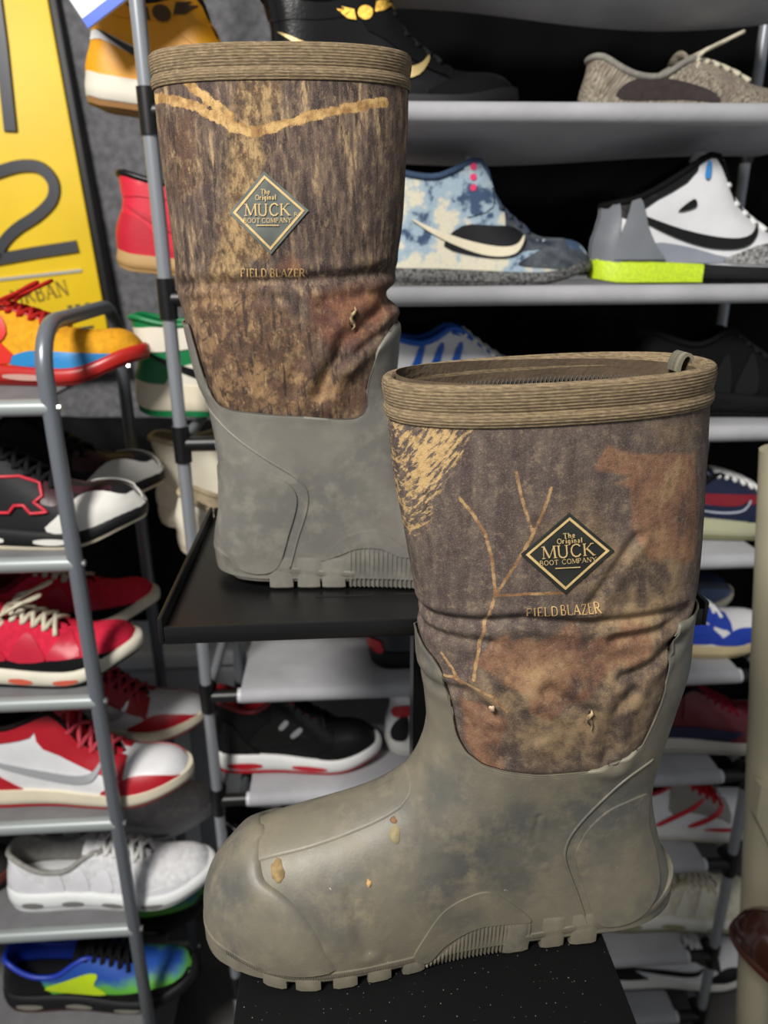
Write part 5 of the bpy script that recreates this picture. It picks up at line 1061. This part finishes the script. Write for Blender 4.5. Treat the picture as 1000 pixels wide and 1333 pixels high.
sneaker('sneaker', 'black and white leather sneaker on the lowest shelf of the tall rack', 'mid', MT(962, 1318, 1.03, .045, .31, heel=False, dz=0), .0, pd, [('swoosh', 'swoosh_low', 'blk', .004), ('toe_guard', 'toe_guard', 'blk', .002), ('eyestay', 'eyestay', 'blk', .0022), ('heel_panel', 'heel_panel', 'blk', .002)], L=.31)
# ---- tall rack, seen under the tray
sv = dict(upper=leather('gunmetal', (58, 60, 64), .3), midsole=darksole, wht=leather('silver_white', (196, 198, 200)), rdt=leather('tab_red', (190, 30, 40)), lining=blackcloth, laces=laceb)
sneaker('sneaker', 'gunmetal and white sneaker with red heel tab under the tray', 'mid', MT(482, 870, 1.03, .79, .30, dz=0), .05, sv, [('heel_tab', [(.001, .028), (.001, .046), (.05, .048), (.06, .03)], 'rdt', .004), ('quarter', [(.05, .075), (.1, .1), (.3, .098), (.36, .08), (.2, .068)], 'wht', .002), ('toe_guard', 'toe_guard', 'upper', .002)], L=.30)
bd_ = dict(upper=leather('black_nubuck2', (12, 12, 13), .5, spec=.25), midsole=foam('white5', (214, 214, 212)), rd=red, lining=leather('lining_red', (120, 18, 26)), gl=mat('black_netting', (12, 12, 12), .3), laces=laceb, silver=mat('clip_silver', (170, 170, 172), .3, .6), outsole=red, window=red)
sneaker('sneaker', 'black and red basketball sneaker with white midsole on the lower rack shelf', 'mid', MT(287, 1020, 1.025, .60, .265, dz=0), .0, bd_, [('net_panel', [(.22, .045), (.3, .075), (.44, .085), (.5, .06), (.44, .044)], 'gl', .002), ('toe_guard', 'toe_guard', 'upper', .0022), ('heel_panel', 'heel_panel', 'gl', .002), ('eyestay', 'eyestay_low', 'gl', .003), ('clip', [(.40, .074), (.44, .084), (.46, .080), (.42, .070)], 'silver', .005), ('clip', [(.47, .062), (.52, .072), (.54, .068), (.49, .058)], 'silver', .005)], L=.265, hs=1.15, sole_h=.032, chunks=2)
wk = dict(upper=white, midsole=wsole, rd=red, blk=black, lining=red, laces=lacew, tongue=red)
sneaker('sneaker', 'white, red and black sneaker beside the black and red basketball one', 'mid', MT(503, 1005, 1.06, .60, .30, dz=0), .03, wk, [('wave', [(.03, .03), (.04, .06), (.09, .075), (.12, .05), (.1, .03)], 'blk', .003), ('stripe', [(.02, .068), (.03, .085), (.14, .09), (.18, .08), (.1, .072)], 'rd', .003), ('toe_guard', 'toe_guard', 'rd', .002)], L=.30, hs=1.1)
sneaker('sneaker', 'white sneaker with black trim on the shelf hidden behind the muddy boot toe', 'low', MT(292, 1100, 1.0, .415, .30, dz=0), .0, pd, [('heel_panel', 'heel_low', 'blk', .002), ('swoosh', 'swoosh_low', 'blk', .003)], L=.30, hs=1.15, bow=True)
# ---- brown leather shoe on the beige ledge: toe points left
br = dict(upper=leather('brown_polish', (50, 26, 20), .18, coat=.4), midsole=leather('brown_welt', (66, 34, 24), .4), lining=leather('tan_lining', (150, 110, 76)), laces=mesh_cloth('lace_brown', (52, 30, 22)), outsole=leather('brown_dark', (48, 26, 20), .5))
bx_ = float(onY(957, 1170, .74)[0])
sneaker('dress_shoe', 'polished brown leather dress shoe on the ledge of the beige stand', 'low', (bx_, .735, bz-.0015), 2.5, br, [('toe_cap', [(.70, .02), (.72, .05), (.76, .09), (.95, .09), (.999, .03), (.999, .015)], 'upper', .0016), ('eyestay', 'eyestay_low', 'upper', .002)], L=.30, hs=1.2, sole_h=.016, cat='shoe')
